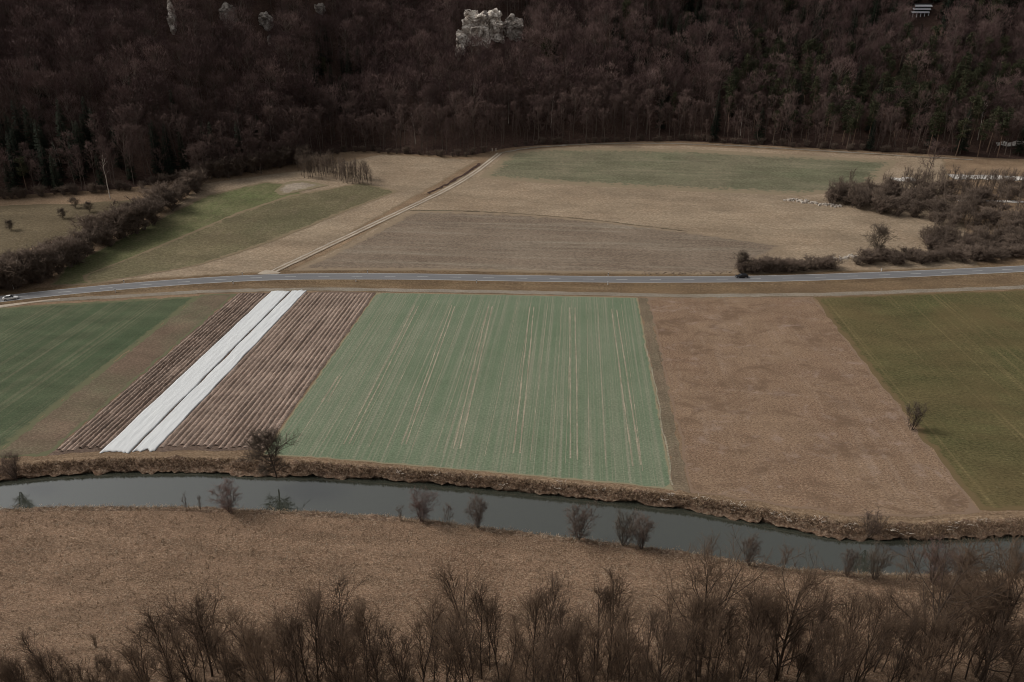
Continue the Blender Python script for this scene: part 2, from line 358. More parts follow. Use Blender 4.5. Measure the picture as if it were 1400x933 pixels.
def smooth_noise(n, m, seed, k=3):
    r = np.random.default_rng(seed).normal(size=(n, m))
    for _ in range(k):
        r = (r + np.roll(r, 1, 0) + np.roll(r, -1, 0) + np.roll(r, 1, 1) + np.roll(r, -1, 1)) / 5
    return r / r.std()
def bank(name, label, top, toe, prof, step, seed, amp):
    xs = np.arange(-330, 361, step)
    nv = len(prof); nz = smooth_noise(nv, len(xs), seed, 2); big = smooth_noise(nv, len(xs), seed + 1, 12)
    vv = []; rr_ = np.random.default_rng(seed + 7); nc_ = rr_.uniform(-320, 350, 60); notch = np.zeros_like(xs)
    for c_ in nc_: notch = np.maximum(notch, rr_.uniform(.3, 1.0) * np.exp(-((xs - c_) / rr_.uniform(.35, .8)) ** 2))
    notch = notch * 1.0
    for j, (u, z) in enumerate(prof):
        a = top(xs); b = toe(xs)
        e = min(j, 3) / 3
        wob = e * (amp * .55 * nz[j] + amp * .8 * big[j] + (notch if j > 3 and len(prof) > 10 else 0))
        vv.append(np.stack([xs, a + (b - a) * u + wob * .6, z + wob * (.5 if z > WATER else .1)], 1))
    o = obj(name, mesh(name, np.concatenate(vv), grid_faces(nv, len(xs)), [M['bank']], True))
    if len(prof) > 10:
        o.data.materials.append(M['ground']); o.data.polygons.foreach_set('material_index', (np.arange(nv - 1).repeat(len(xs) - 1) < 3).astype(np.int32))
    o.data.polygons.foreach_set('use_smooth', np.zeros(len(o.data.polygons), bool))
    tag(o, label, kind='structure'); return o
bank('river_bank', 'far steep river bank of dead brown grass', lambda x: Yt(x) + 1.5, lambda x: Yw(x) + .75,
     [(0, -.02), (.15, .06), (.3, .14), (.42, .16), (.52, .08), (.62, -.12), (.71, -.36), (.8, -.66), (.89, -.98), (.97, -1.28), (1.02, -1.5), (.98, -1.68), (.86, -1.95), (.8, -3.0)], .4, 5, .42)
bank('river_bank', 'near low river bank of dry grass', lambda x: Yn(x) - 3.0, lambda x: Yn(x) + .1,
     [(0, -.02), (.15, .05), (.3, .08), (.45, .03), (.6, -.2), (.75, -.7), (.88, -1.3), (1.0, -2.0), (1.05, -3.0)], .45, 9, .2)

# ---------------------------------------------------------------- fields
def resample(P, n):
    P = np.asarray(P, float); d = np.r_[0, np.cumsum(np.linalg.norm(np.diff(P, axis=0), axis=1))]
    s = np.linspace(0, d[-1], n)
    return np.stack([np.interp(s, d, P[:, 0]), np.interp(s, d, P[:, 1])], 1)
def sheet(name, label, bot, top, mat, step=3.0, lift=.03, jit=.35, world_pts=False, kind='structure'):
    if not world_pts:
        bot = [at(*p)[:2] for p in bot]; top = [at(*p)[:2] for p in top]
    bot, top = np.array(bot), np.array(top)
    L = max(np.linalg.norm(np.diff(bot, axis=0), axis=1).sum(), np.linalg.norm(np.diff(top, axis=0), axis=1).sum())
    H_ = np.linalg.norm((bot.mean(0) - top.mean(0)))
    n = max(4, int(L / step)); m = max(4, int(H_ / step))
    B, T = resample(bot, n), resample(top, n)
    vv = []; ed = []
    for j in range(m):
        v = j / (m - 1); Q = B + (T - B) * v
        if jit and 0 < j < m - 1:
            Q[0] += np.array([rng.normal() * jit, 0]); Q[-1] += np.array([rng.normal() * jit, 0])
        if jit and j in (0, m - 1): Q[:, 1] += rng.normal(size=n) * jit
        wl = np.linalg.norm(Q[-1] - Q[0]); u = np.linspace(0, 1, n)
        ed.append(np.minimum(np.minimum(u, 1 - u) * wl, min(v, 1 - v) * H_))
        vv.append(np.stack([Q[:, 0], Q[:, 1], h(Q[:, 0], Q[:, 1]) + lift], 1))
    me = mesh(name, np.concatenate(vv), grid_faces(m, n), [mat], True)
    a = me.attributes.new('edge', 'FLOAT', 'POINT'); a.data.foreach_set('value', np.concatenate(ed).astype(np.float32))
    o = obj(name, me); tag(o, label, kind=kind); return o

def wx_of(px, py): return plane(px, py)[0]
# field borders run straight away from the camera: constant X
XL = wx_of(60, 628); X_A0 = XL; X_W0 = wx_of(134, 622); X_W1 = wx_of(176, 620); X_W2 = wx_of(180, 620); X_W3 = wx_of(208, 619)
X_B1 = wx_of(372, 602); X_G1 = (wx_of(922, 668) + wx_of(872, 412)) / 2; X_S0 = (wx_of(936, 670) + wx_of(890, 410)) / 2; X_S1 = (wx_of(1335, 700) + wx_of(1118, 410)) / 2
X_M0 = wx_of(283, 406)
tr = flatline([(-60, 419), (20, 414.5), (67, 411), (201, 403.5), (302, 398), (440, 395.5), (690, 399.5), (940, 405), (1131, 403), (1400, 393), (1500, 389)])
Ytr = fi(tr)
def strip_field(name, label, x0, x1, mat, b_off=1.6, t_off=2.2, step=2.0, lift=.03, jit=.35):
    xs = np.linspace(x0, x1, max(4, int(abs(x1 - x0) / 4)))
    return sheet(name, label, np.stack([xs, Yt(xs) + b_off], 1), np.stack([xs, Ytr(xs) - t_off], 1), mat, step, lift, jit, True)
strip_field('crop_field', 'green winter crop field at the left edge below the road', -330, X_M0 - 3, M['crop_left'], 3.0, 4.0)
strip_field('crop_field', 'thin brownish green crop strip left of the furrowed field', X_M0 - 3.2, X_A0 - .3, M['mixed'], 3.0, 3.0, lift=.034)
fA = strip_field('ploughed_field', 'ploughed field with dark furrows left of the white covers', X_A0, X_W2, M['soil'], 3.4, 2.5, lift=.03)
fB = strip_field('ploughed_field', 'ploughed field with pale furrows between white covers and green field', X_W2 + .1, X_B1, M['soil'], 3.6, 2.5, lift=.035)
fG = strip_field('wheat_field', 'large pale green wheat field with pairs of tractor tracks', X_B1 + .2, X_G1, M['crop'], 2.2, 2.6, jit=.1)
strip_field('field_margin', 'weedy brown strip between green field and stubble', X_G1 + .1, X_S0, M['strip'], 2.2, 3.0, lift=.034)
strip_field('stubble_field', 'pinkish brown stubble field right of the green field', X_S0 + .1, X_S1, M['stubble'], 2.4, 2.0, step=3)
strip_field('pasture', 'olive green pasture at the right edge below the road', X_S1 + .1, 330, M['right_green'], 2.6, 2.2, step=3, lift=.034)

def ridge(parent, x, w, hgt, y0, y1, seed, lift=.05):
    r = np.random.default_rng(seed); ys = np.arange(y0, y1, .7); n = len(ys)
    prof = [(-.5, -.03), (-.28, .62), (-.08, 1.0), (.12, .95), (.3, .55), (.5, -.03)]
    vv = []
    wob = np.convolve(r.normal(size=n + 10), np.ones(11) / 11, 'valid') * .14
    hh = 1 + r.normal(size=n) * .14 + np.convolve(r.normal(size=n + 20), np.ones(21) / 21, 'valid') * .8
    for u, z in prof:
        e = 1 if z > 0 else 0
        vv.append(np.stack([x + wob + u * w * (1 + r.normal(size=n) * .07), ys, lift + z * hgt * hh + e * r.normal(size=n) * hgt * .13], 1))
    me = mesh('ridge', np.concatenate(vv), grid_faces(len(prof), n), [M['ridge']])
    o = obj('ridge', me, parent); return o
def ridges(parent, x0, x1, n, hgt, seed, wf=.92):
    dx = (x1 - x0) / n
    for i in range(n):
        x = x0 + dx * (i + .5)
        ridge(parent, x, dx * wf * (.9 + .2 * rnd.random()), hgt * (.8 + .4 * rnd.random()), float(Yt(x)) + 4.2 + rnd.random() * 1.6, float(Ytr(x)) - 3.0 - rnd.random() * 1.2, seed + i)
ridges(fA, X_A0 + .3, X_W0 - .2, 9, .36, 100)
ridges(fB, X_W3 + .4, X_B1 - .2, 18, .27, 200)

def fleece(label, x0, x1, yo0, yo1, seed):
    r = np.random.default_rng(seed)
    y0, y1 = float(Yt((x0 + x1) / 2)) + yo0, float(Ytr((x0 + x1) / 2)) - yo1
    m = int((y1 - y0) / .9); n = 22
    u = np.linspace(0, 1, n); vv = []
    wl = np.convolve(r.normal(size=m + 8), np.ones(9) / 9, 'valid') * .2; wr = np.convolve(r.normal(size=m + 8), np.ones(9) / 9, 'valid') * .2
    sc = .10 * np.abs(np.sin(np.arange(m) * .19 + seed)); nz = smooth_noise(m, n, seed, 2)
    endj = np.convolve(r.normal(size=n + 4), np.ones(5) / 5, 'valid') * .7
    for j in range(m):
        a, b = x0 + wl[j] - sc[j], x1 + wr[j] + sc[j]
        X = a + (b - a) * u
        Yv = np.full(n, y0 + (y1 - y0) * j / (m - 1)) + (endj if j in (0, m - 1) else 0)
        Z = 0.30 + .018 * np.sin(X / ((X_W1 - X_W0) / 4) * 2 * math.pi) + nz[j] * .02
        Z[0] = Z[-1] = .10
        if j in (0, m - 1): Z[:] = .1
        vv.append(np.stack([X, Yv, Z], 1))
    o = obj('crop_cover', mesh('crop_cover', np.concatenate(vv), grid_faces(m, n), [M['fleece']], True))
    sm = o.modifiers.new('thickness', 'SOLIDIFY'); sm.thickness = .02
    tag(o, label, 'crop cover', 'white fleece covers on the ploughed field')
fleece('left and wider of the two long white fleece covers', X_W0, X_W1, 2.6, 1.6, 11)
fleece('right and narrower of the two long white fleece covers', X_W1 + .45, X_W3 + .3, 3.2, 1.2, 12)

# tractor tracks in the wheat
def track(parent, x0, y0, x1, y1, w=.32, mat='gravel', lift=.06, wob=.12, name='wheel_track', seed=0):
    r = np.random.default_rng(seed); n = max(6, int(abs(y1 - y0) / 2.0)); v = np.linspace(0, 1, n)
    cx = x0 + (x1 - x0) * v + np.convolve(r.normal(size=n + 6), np.ones(7) / 7, 'valid') * wob; cy = y0 + (y1 - y0) * v
    ww = w * (1 + r.normal(size=n) * .25)
    vv = np.concatenate([np.stack([cx - ww / 2, cy, h(cx, cy) + lift], 1), np.stack([cx + ww / 2, cy, h(cx, cy) + lift + .004], 1)])
    return obj(name, mesh(name, vv, grid_faces(2, n), [M[mat]]), parent)
M['track_soil'] = field_mat('track_soil', (.30, .255, .19), (.22, .21, .145), (.38, .33, .26), None, .15, fine=1.6, bump=.3)
pairs = [(470, 608, 478, 607, 567, 418, 572, 419), (549, 608, 555, 608, 618, 418, 622, 419), (620, 614, 629, 614, 668, 419, 673, 419), (702, 620, 711, 620, 724, 420, 730, 420), (780, 627, 790, 629, 779, 421, 786, 421), (865, 638, 876, 636, 836, 423, 843, 424), (440, 470 + 80, 448, 550, 462, 515, 467, 515)]
for i, (a, b, c_, d, e, f_, g_, k) in enumerate(pairs):
    for j, (p, q) in enumerate((((a, b), (e, f_)), ((c_, d), (g_, k)))):
        A, B = plane(*p), plane(*q)
        track(fG, A[0], A[1], B[0], B[1], .34, 'track_soil', .055, .1, seed=300 + i * 2 + j)
for i in range(16):
    x = X_B1 + 4 + (X_G1 - X_B1 - 8) * (i + rnd.random()) / 16
    track(fG, x, float(Yt(x)) + 8, x, float(Ytr(x)) - 9, .12, 'track_soil', .05, .06, seed=400 + i)
A, B = plane(922, 664), plane(884, 470); track(fG, A[0], A[1], B[0] - .3, B[1], .35, 'track_soil', .07, .8, seed=3)
for (a, b, c_, d) in ((1270, 560, 1340, 640), (1283, 560, 1352, 640)): pass

# upper meadows
sheet('meadow', 'broad tan meadow rising from the road to the forest, right of the track', [(395, 371), (560, 370), (760, 374), (1000, 376), (1340, 366)], [(690, 208), (800, 199), (930, 199), (1100, 207), (1290, 217)], M['up_tan'], 4, .05)
sheet('meadow', 'grey brown meadow just above the road', [(402, 370), (560, 370), (760, 373), (1000, 374)], [(566, 288), (700, 292), (800, 300), (940, 317), (1075, 336)], M['up_grey'], 4, .10)
sheet('meadow', 'long green meadow strip along the forest edge', [(655, 243), (740, 251), (940, 262), (1090, 268), (1180, 262)], [(695, 208), (760, 202), (930, 204), (1100, 213), (1230, 220)], M['up_green'], 4, .10)
sheet('meadow', 'tan meadow left of the gravel track below the forest', [(90, 392), (170, 384), (300, 376), (372, 372)], [(280, 250), (420, 232), (520, 211), (655, 219)], M['up_tan'], 4, .05)
sheet('meadow', 'bright green grass strip on the left slope', [(66, 391), (140, 388), (262, 354), (365, 312), (428, 281)], [(88, 366), (200, 308), (280, 268), (362, 249), (405, 254)], M['left_green'], 3, .09)
sheet('meadow', 'olive brown grass strip on the left slope', [(120, 390), (270, 364), (380, 328), (480, 287), (545, 262)], [(112, 378), (225, 333), (325, 291), (395, 268), (495, 250)], M['left_olive'], 3, .13)
sheet('meadow', 'darkened orchard meadow at the left behind the hedge', [(-40, 372), (40, 340), (110, 318), (175, 295)], [(-40, 284), (40, 280), (110, 279), (185, 274)], M['orchard'], 4, .06)
for pts in ([(385, 268), (440, 256), (450, 254)], [(375, 262), (390, 250), (415, 247)]),:
    sheet('bare_patch', 'pale bare patch at the top of the left slope', pts[0], pts[1], M['bare'], 2, .17)

px_path_later = [(560, 288), (640, 289), (700, 292), (800, 300), (940, 317), (1020, 328)]
# ---------------------------------------------------------------- roads
def ribbon(name, line, off0, off1, mat, lift, parent=None, step=3.0, x0=-330, x1=340, jit=0):
    xs = np.arange(x0, x1, step); ys = fi(line)(xs)
    k = np.array([1, 2, 3, 2, 1]) / 9; ys = np.convolve(np.pad(ys, 2, mode='edge'), k, 'valid')
    tx = np.gradient(xs); ty = np.gradient(ys); l = np.hypot(tx, ty); nx, ny = -ty / l, tx / l
    vv = []
    for o_ in (off0, off1):
        oo = o_ + (rng.normal(size=len(xs)) * jit if jit else 0)
        vv.append(np.stack([xs + nx * oo, ys + ny * oo, h(xs, ys) + lift], 1))
    return obj(name, mesh(name, np.concatenate(vv), grid_faces(2, len(xs)), [mat]), parent)
fine = np.stack([np.arange(-340, 350, 1.0), fi(road_c)(np.arange(-340, 350, 1.0))], 1)
fine[:, 1] = np.convolve(np.pad(fine[:, 1], 12, mode='edge'), np.ones(25) / 25, 'valid')
# verge sheet between road and farm track
xs = np.arange(-330, 335, 4.0)
sheet('verge', 'brown grass verge between the road and the farm track', np.stack([xs, Ytr(xs) - 1.5], 1), np.stack([xs, fi(fine)(xs) + 9], 1), M['verge'], 2.5, .045, .3, True)
# raised road bed
def road_body():
    xs = np.arange(-330, 340, 2.0); ys = fi(fine)(xs); tx = np.gradient(xs); ty = np.gradient(ys); l = np.hypot(tx, ty); nx, ny = -ty / l, tx / l
    vv = []
    for o_, z in ((-5.2, .02), (-4.0, .42), (-3.3, .50), (3.3, .50), (4.0, .42), (5.2, .02)):
        vv.append(np.stack([xs + nx * o_, ys + ny * o_, h(xs, ys) + z], 1))
    n = len(xs); fcs = grid_faces(6, n); ri = np.arange(5).repeat(n - 1)
    o = obj('road', mesh('road', np.concatenate(vv), fcs, [M['asphalt'], M['verge']], False, np.where(ri == 2, 0, 1)))
    tag(o, 'grey two lane asphalt road along the valley', kind='structure')
    return o
road = road_body()
ribbon('edge_line', fine, -3.02, -2.86, M['paint'], .506, road, 2.0)
ribbon('edge_line', fine, 2.86, 3.02, M['paint'], .506, road, 2.0)
sx = -320.0
while sx < 330:
    ribbon('centre_dash', fine, -.07, .09, M['paint'], .507, road, 1.0, sx, sx + 4.6); sx += 12.0
ft = ribbon('farm_track', tr, -1.5, 1.5, M['farm_track'], .062, None, 2.5, -330, 335, .18); tag(ft, 'pale farm track running beside the road above the fields', kind='structure')
# lay-by at the far left
lay = sheet('lay_by', 'pale gravel lay-by beside the road at the left edge', [(-60, 434), (0, 421.5), (40, 415), (82, 409.5)], [(-60, 422), (0, 412), (40, 407.5), (82, 404)], M['gravel'], 1.5, .09, .1)

def px_path(name, pts, width, mat, lift, kind=None, label=None, parent=None, off=0.0, step=3.0, jit=.08):
    P = np.array([at(*p)[:2] for p in pts]); L = np.linalg.norm(np.diff(P, axis=0), axis=1).sum(); P = resample(P, max(6, int(L / step)))
    k = np.ones(5) / 5
    P = np.stack([np.convolve(np.pad(P[:, i], 2, mode='reflect', reflect_type='odd'), k, 'valid') for i in (0, 1)], 1)
    tt = np.gradient(P, axis=0); tt /= np.linalg.norm(tt, axis=1)[:, None]; N = np.stack([-tt[:, 1], tt[:, 0]], 1)
    vv = []
    for s_ in (-.5, .5):
        Q = P + N * (off + s_ * width + rng.normal(size=(len(P), 1)) * jit)
        vv.append(np.stack([Q[:, 0], Q[:, 1], h(Q[:, 0], Q[:, 1]) + lift], 1))
    o = obj(name, mesh(name, np.concatenate(vv), grid_faces(2, len(P)), [mat]), parent)
    if kind: tag(o, label, kind=kind)
    return o
px_path('field_boundary', px_path_later[:5], .7, M['strip'], .2, 'structure', 'thin dark furrow between grey brown and straw meadows', step=2.0, jit=.3)
gp = [(366, 376), (376, 370), (440, 340), (500, 312), (558, 285), (600, 265), (628, 250), (654, 233), (683, 210)]
gt = px_path('gravel_track', gp, 3.6, M['up_track'], .16, 'structure', 'gravel track climbing from the road to the forest')
px_path('wheel_rut', gp, .9, M['rut'], .19, parent=gt, off=-.95); px_path('wheel_rut', gp, .9, M['rut'], .19, parent=gt, off=.95)
et = px_path('forest_track', [(683, 210), (720, 203), (790, 198), (860, 196.5), (930, 197), (1010, 200), (1098, 205.5), (1180, 210), (1249, 214.5), (1330, 219)], 1.5, M['farm_track'], .2, 'structure', 'pale track along the edge of the forest', jit=.25)
dt = px_path('ditch', [(585, 265), (610, 253), (640, 236), (656, 224)], 1.7, M['litter'], .17, 'structure', 'dark weedy ditch beside the upper gravel track', jit=.45, step=1.5)
px_path('junction', [(362, 377), (374, 371.5)], 7, M['gravel'], .2, 'structure', 'pale gravel junction where the track meets the road', step=1.5)
for pts, w_, lb in (([(1222, 247), (1238, 246), (1252, 247)], 6, 'pale open gravel patch behind the bare thicket at the right'), ([(1300, 243), (1350, 243), (1430, 246)], 7, 'pale gravel yard strip behind the trees at the right edge'), ([(1310, 276), (1360, 276), (1420, 278)], 3.0, 'narrow pale path between the thickets at the right edge'), ([(1362, 197.5), (1390, 197), (1420, 196)], 3.0, 'small pale clearing among the trees at the upper right edge')):
    px_path('gravel_yard', pts, w_, M['pale_gravel'], .3, 'structure', lb, step=2.0, jit=.4)

# ---------------------------------------------------------------- bare trees
class Tree:
    """collects thick limbs (trunk mesh) and thin wood (crown mesh)"""
    def __init__(s, seed):
        s.r = random.Random(seed); s.tv = []; s.tf = []; s.cv = []; s.cf = []
    def tube(s, p0, p1, r0, r1, n, crown):
        V_, F_ = (s.cv, s.cf) if crown else (s.tv, s.tf)
        d = (p1 - p0).normalized(); a = d.orthogonal().normalized(); c = d.cross(a); b = len(V_)
        for p, r in ((p0, r0), (p1, r1)):
            for i in range(n):
                t = 2 * math.pi * i / n
                V_.append(p + (a * math.cos(t) + c * math.sin(t)) * r)
        for i in range(n):
            j = (i + 1) % n
            F_.append((b + i, b + j, b + n + j)); F_.append((b + i, b + n + j, b + n + i))
    def spike(s, p0, p1, r):
        d = (p1 - p0).normalized(); a = d.orthogonal().normalized(); c = d.cross(a); b = len(s.cv)
        t0 = s.r.random() * 6.28
        for i in range(3):
            t = t0 + 2.094 * i; s.cv.append(p0 + (a * math.cos(t) + c * math.sin(t)) * r)
        s.cv.append(p1)
        s.cf += [(b, b + 1, b + 3), (b + 1, b + 2, b + 3), (b + 2, b, b + 3)]
    def dot(s, p, r):
        b = len(s.cv)
        for k in ((1, 0, -.7), (-.5, .87, -.7), (-.5, -.87, -.7), (0, 0, 1.2)): s.cv.append(p + Vector(k) * r)
        s.cf += [(b, b + 2, b + 1), (b, b + 1, b + 3), (b + 1, b + 2, b + 3), (b + 2, b, b + 3)]
    def rv(s, k): return Vector((s.r.gauss(0, k), s.r.gauss(0, k), s.r.gauss(0, k)))
    def path(s, p, d, L, r0, r1, n, jit, up, sides, crown):
        pts = [(p.copy(), d.copy(), r0)]
        for i in range(n):
            d = (d + s.rv(jit) + Vector((0, 0, up))).normalized()
            q = p + d * (L / n); ra = r0 + (r1 - r0) * i / n; rb = r0 + (r1 - r0) * (i + 1) / n
            if sides: s.tube(p, q, ra, rb, sides, crown)
            else: s.spike(p, q, ra)
            p = q; pts.append((p.copy(), d.copy(), rb))
        return pts
    def side(s, d, ang):
        a = d.orthogonal().normalized(); c = d.cross(a); t = s.r.random() * 6.283
        o = a * math.cos(t) + c * math.sin(t)
        return (d * math.cos(ang) + o * math.sin(ang)).normalized()
    def pick(s, pts, f):
        x = f * (len(pts) - 1); i = min(int(x), len(pts) - 2); k = x - i
        return pts[i][0].lerp(pts[i + 1][0], k), pts[i][1], pts[i][2]
    def twigs(s, pts, n, L, r, up, cones):
        for _ in range(n):
            p, d, _r = s.pick(pts, .15 + .85 * s.r.random())
            q = p + (s.side(d, .35 + .6 * s.r.random()) + Vector((0, 0, up))).normalized() * L * (.5 + s.r.random())
            s.spike(p, q, r)
            if cones and s.r.random() < cones: s.dot(q, r * 3.2)
def bare_tree(seed, H, cb, cr, limbs, nb, ns, nt, tr, twig_r, twig_l, up=.12, stems=1, lean=.0, ang=.75, cones=0, top=.92, spread=0.0):
    T = Tree(seed); r = T.r
    for k in range(stems):
        d = Vector((r.gauss(0, lean), r.gauss(0, lean), 1))
        if stems > 1:
            a = 6.283 * k / stems + r.random(); d = Vector((math.cos(a) * spread * (.3 + r.random()), math.sin(a) * spread * (.3 + r.random()), 1))
        hk = H * top * (1 if stems == 1 else .7 + .3 * r.random())
        tp = T.path(Vector((r.gauss(0, .12) * (stems > 1), r.gauss(0, .12) * (stems > 1), -.3)), d.normalized(), hk, tr, tr * .18, 9, .05, .05 if stems == 1 else .1, 6 if tr > .12 else 4, False)
        nl = limbs if stems == 1 else max(2, limbs // stems)
        for i in range(nl):
            f = cb + (1 - cb) * ((i + r.random()) / nl)
            p, dd, rr = T.pick(tp, min(f, .98))
            env = cr * (math.sin(math.pi * min(1, max(0, (f - cb) / (1 - cb))) * .8 + .45)) * (.7 + .5 * r.random())
            L1 = max(.8, env * 1.15)
            l1 = T.path(p, T.side(dd, ang * (.7 + .5 * r.random())), L1, max(rr * .5, twig_r * 1.8), twig_r * 1.2, 4, .12, up, 4 if rr > .05 else 3, False)
            for j in range(nb):
                p2, d2, r2 = T.pick(l1, .2 + .8 * (j + r.random()) / nb)
                l2 = T.path(p2, T.side(d2, .5 + .5 * r.random()), L1 * (.28 + .25 * r.random()), max(r2 * .55, twig_r * 1.4), twig_r, 2, .15, up, 3, True)
                for m in range(ns):
                    p3, d3, r3 = T.pick(l2, .15 + .85 * r.random())
                    l3 = T.path(p3, T.side(d3, .4 + .6 * r.random()), twig_l * (.7 + .6 * r.random()), twig_r, twig_r * .5, 1, .1, up, 0, True)
                    T.twigs(l3, nt, twig_l * .6, twig_r * .75, up, cones)
        # leader twigs
        T.twigs(tp[-4:], nb * 3, twig_l * 1.2, twig_r, .2, cones)
    return T
def tris(v, f): return np.array([tuple(x) for x in v], np.float32), np.array(f, np.int32)
def tree_meshes(name, T, mt, mc):
    a = mesh(name + '_trunk', *tris(T.tv, T.tf), [mt]); b = mesh(name + '_crown', *tris(T.cv, T.cf), [mc])
    return a, b
def spruce(seed, H, rad):
    T = Tree(seed); r = T.r
    T.path(Vector((0, 0, -.3)), Vector((0, 0, 1)), H, H * .016, .03, 6, .005, .05, 6, False)
    n = int(H * 11)
    for i in range(n):
        f = .10 + .9 * (i + r.random()) / n; z = H * f
        L = rad * (1 - f) ** .75 * (.65 + .5 * r.random()) + .35
        a = r.random() * 6.283; d = Vector((math.cos(a), math.sin(a), -.25 + .5 * f)).normalized(); p = Vector((0, 0, z))
        side = Vector((-math.sin(a), math.cos(a), 0)); q = p + d * L
        b = len(T.cv)
        w = .16 * L + .12
        for k in range(4):
            u0 = .12 + .22 * k; c = p.lerp(q, u0); ww = w * (1.25 - .7 * u0)
            for sg in (-1, 1):
                b = len(T.cv); tip = c + side * sg * ww * 1.9 + d * L * .22 + Vector((0, 0, -.28 * L * (.3 + r.random() * .5)))
                T.cv += [c, c + d * L * .2, tip]; T.cf.append((b, b + 1, b + 2))
        b = len(T.cv); T.cv += [c + side * w * .4, c - side * w * .4, q]; T.cf.append((b, b + 1, b + 2))
    return T
def pine(seed, H, rad):
    T = Tree(seed); r = T.r
    tp = T.path(Vector((0, 0, -.3)), Vector((r.gauss(0, .03), r.gauss(0, .03), 1)), H * .96, H * .013, .05, 8, .025, .03, 6, False)
    for i in range(30):
        f = .48 + .52 * (i + r.random()) / 30; p, d, rr = T.pick(tp, min(f, .99))
        L = rad * (1.15 - abs(f - .72) * 2.0) * (.5 + .7 * r.random())
        l1 = T.path(p, T.side(d, 1.0 + .3 * r.random()), max(L, .8), .07, .03, 3, .15, .12, 3, False)
        for c in range(3):
            p2, _, _ = T.pick(l1, .45 + .55 * (c + r.random()) / 3)
            for k in range(22):
                o = Vector((r.gauss(0, .6), r.gauss(0, .6), r.gauss(.1, .36))); q = p2 + o; b = len(T.cv)
                e = T.rv(.32)
                T.cv += [q, q + e, q + T.rv(.3)]; T.cf.append((b, b + 1, b + 2))
    return T
def place(name, meshes, parts, loc, rz, s, label, cat, group):
    e = empty(name, loc, rz, s); tag(e, label, cat, group)
    for nm, me in zip(parts, meshes): obj(nm, me, e)
    return e
PT = ('trunk', 'crown')
# forest trees: broad beeches, slender edge trees
def TM(name, seeds, fn, mt, mc): return [tree_meshes(name, fn(sd), M[mt], M[mc]) for sd in seeds]
beech = TM('beech', range(10, 14), lambda k: bare_tree(k, 22, .34, 5.4 + .4 * (k % 3), 17, 5, 5, 5, .25, .036, 1.2, .10, ang=.95), 'bark', 'twig')
slender = TM('slender', range(20, 23), lambda k: bare_tree(k, 22, .40, 3.6, 15, 5, 4, 5, .2, .034, 1.15, .14, ang=.75), 'bark', 'twig')
spr = TM('spruce', range(30, 33), lambda k: spruce(k, 22 + 2 * (k - 30), 3.4), 'bark', 'needle')
pin = TM('pine', range(40, 43), lambda k: pine(k, 23 + 2 * (k - 40), 3.6), 'pine_bark', 'pine_needle')
birch = TM('birch', [25], lambda k: bare_tree(k, 21, .45, 2.6, 12, 4, 4, 4, .2, .032, 1.0, .12, ang=.65), 'birch', 'twig')[0]
# saplings, river shrubs (many stems), hedge shrubs, foreground alders
sap = TM('sapling', range(46, 49), lambda k: bare_tree(k, 10, .2, 1.5, 18, 3, 2, 3, .055, .021, .85, .25, stems=3, spread=.16, ang=.45), 'bark', 'sap_twig')
rshrub = TM('shrub', [50], lambda k: bare_tree(k, 6.5, .12, 1.7, 66, 4, 3, 4, .035, .013, .5, .12, stems=11, spread=.42, ang=.75), 'fore_bark', 'red_twig')
rshrub += TM('shrub', range(51, 53), lambda k: bare_tree(k, 6.5, .12, 1.6, 66, 4, 3, 4, .035, .013, .5, .14, stems=11, spread=.42, ang=.7), 'fore_bark', 'shrub_twig')
rshrub += TM('shrub', [53], lambda k: bare_tree(k, 6.5, .12, 1.4, 66, 4, 3, 4, .035, .013, .55, .2, stems=12, spread=.45, ang=.5), 'fore_bark', 'dark_twig')
thin = TM('thin', range(56, 58), lambda k: bare_tree(k, 6.0, .2, .9, 20, 3, 3, 4, .03, .013, .5, .22, stems=5, spread=.25, ang=.55), 'fore_bark', 'shrub_twig')
alder_r = TM('alder_r', range(60, 62), lambda k: bare_tree(k, 9, .14, 3.9, 44, 6, 6, 6, .13, .020, .75, .09, ang=1.0), 'fore_bark', 'dark_twig')
hedge = TM('hedge', range(70, 73), lambda k: bare_tree(k, 7, .1, 2.2, 44, 4, 4, 5, .06, .028, .7, .10, stems=11, spread=.5, ang=.8), 'bark', 'hedge_twig')
alder = TM('alder', range(80, 85), lambda k: bare_tree(k, 14, .2, 3.2 + .5 * (k % 3), 19, 5, 3, 3, .12, .0145, 1.25, .28, ang=.56, cones=.05), 'fore_bark', 'fore_twig')
wide = TM('wide', range(90, 92), lambda k: bare_tree(k, 13, .12, 6.0, 26, 8, 4, 4, .2, .0145, 1.0, .14, ang=.9, cones=.04), 'fore_bark', 'fore_twig')
thick = TM('thick', range(95, 98), lambda k: bare_tree(k, 7, .08, 1.6, 39, 3, 2, 3, .032, .0135, .95, .26, stems=13, spread=.30, ang=.42, cones=.05), 'fore_bark', 'fore_twig')

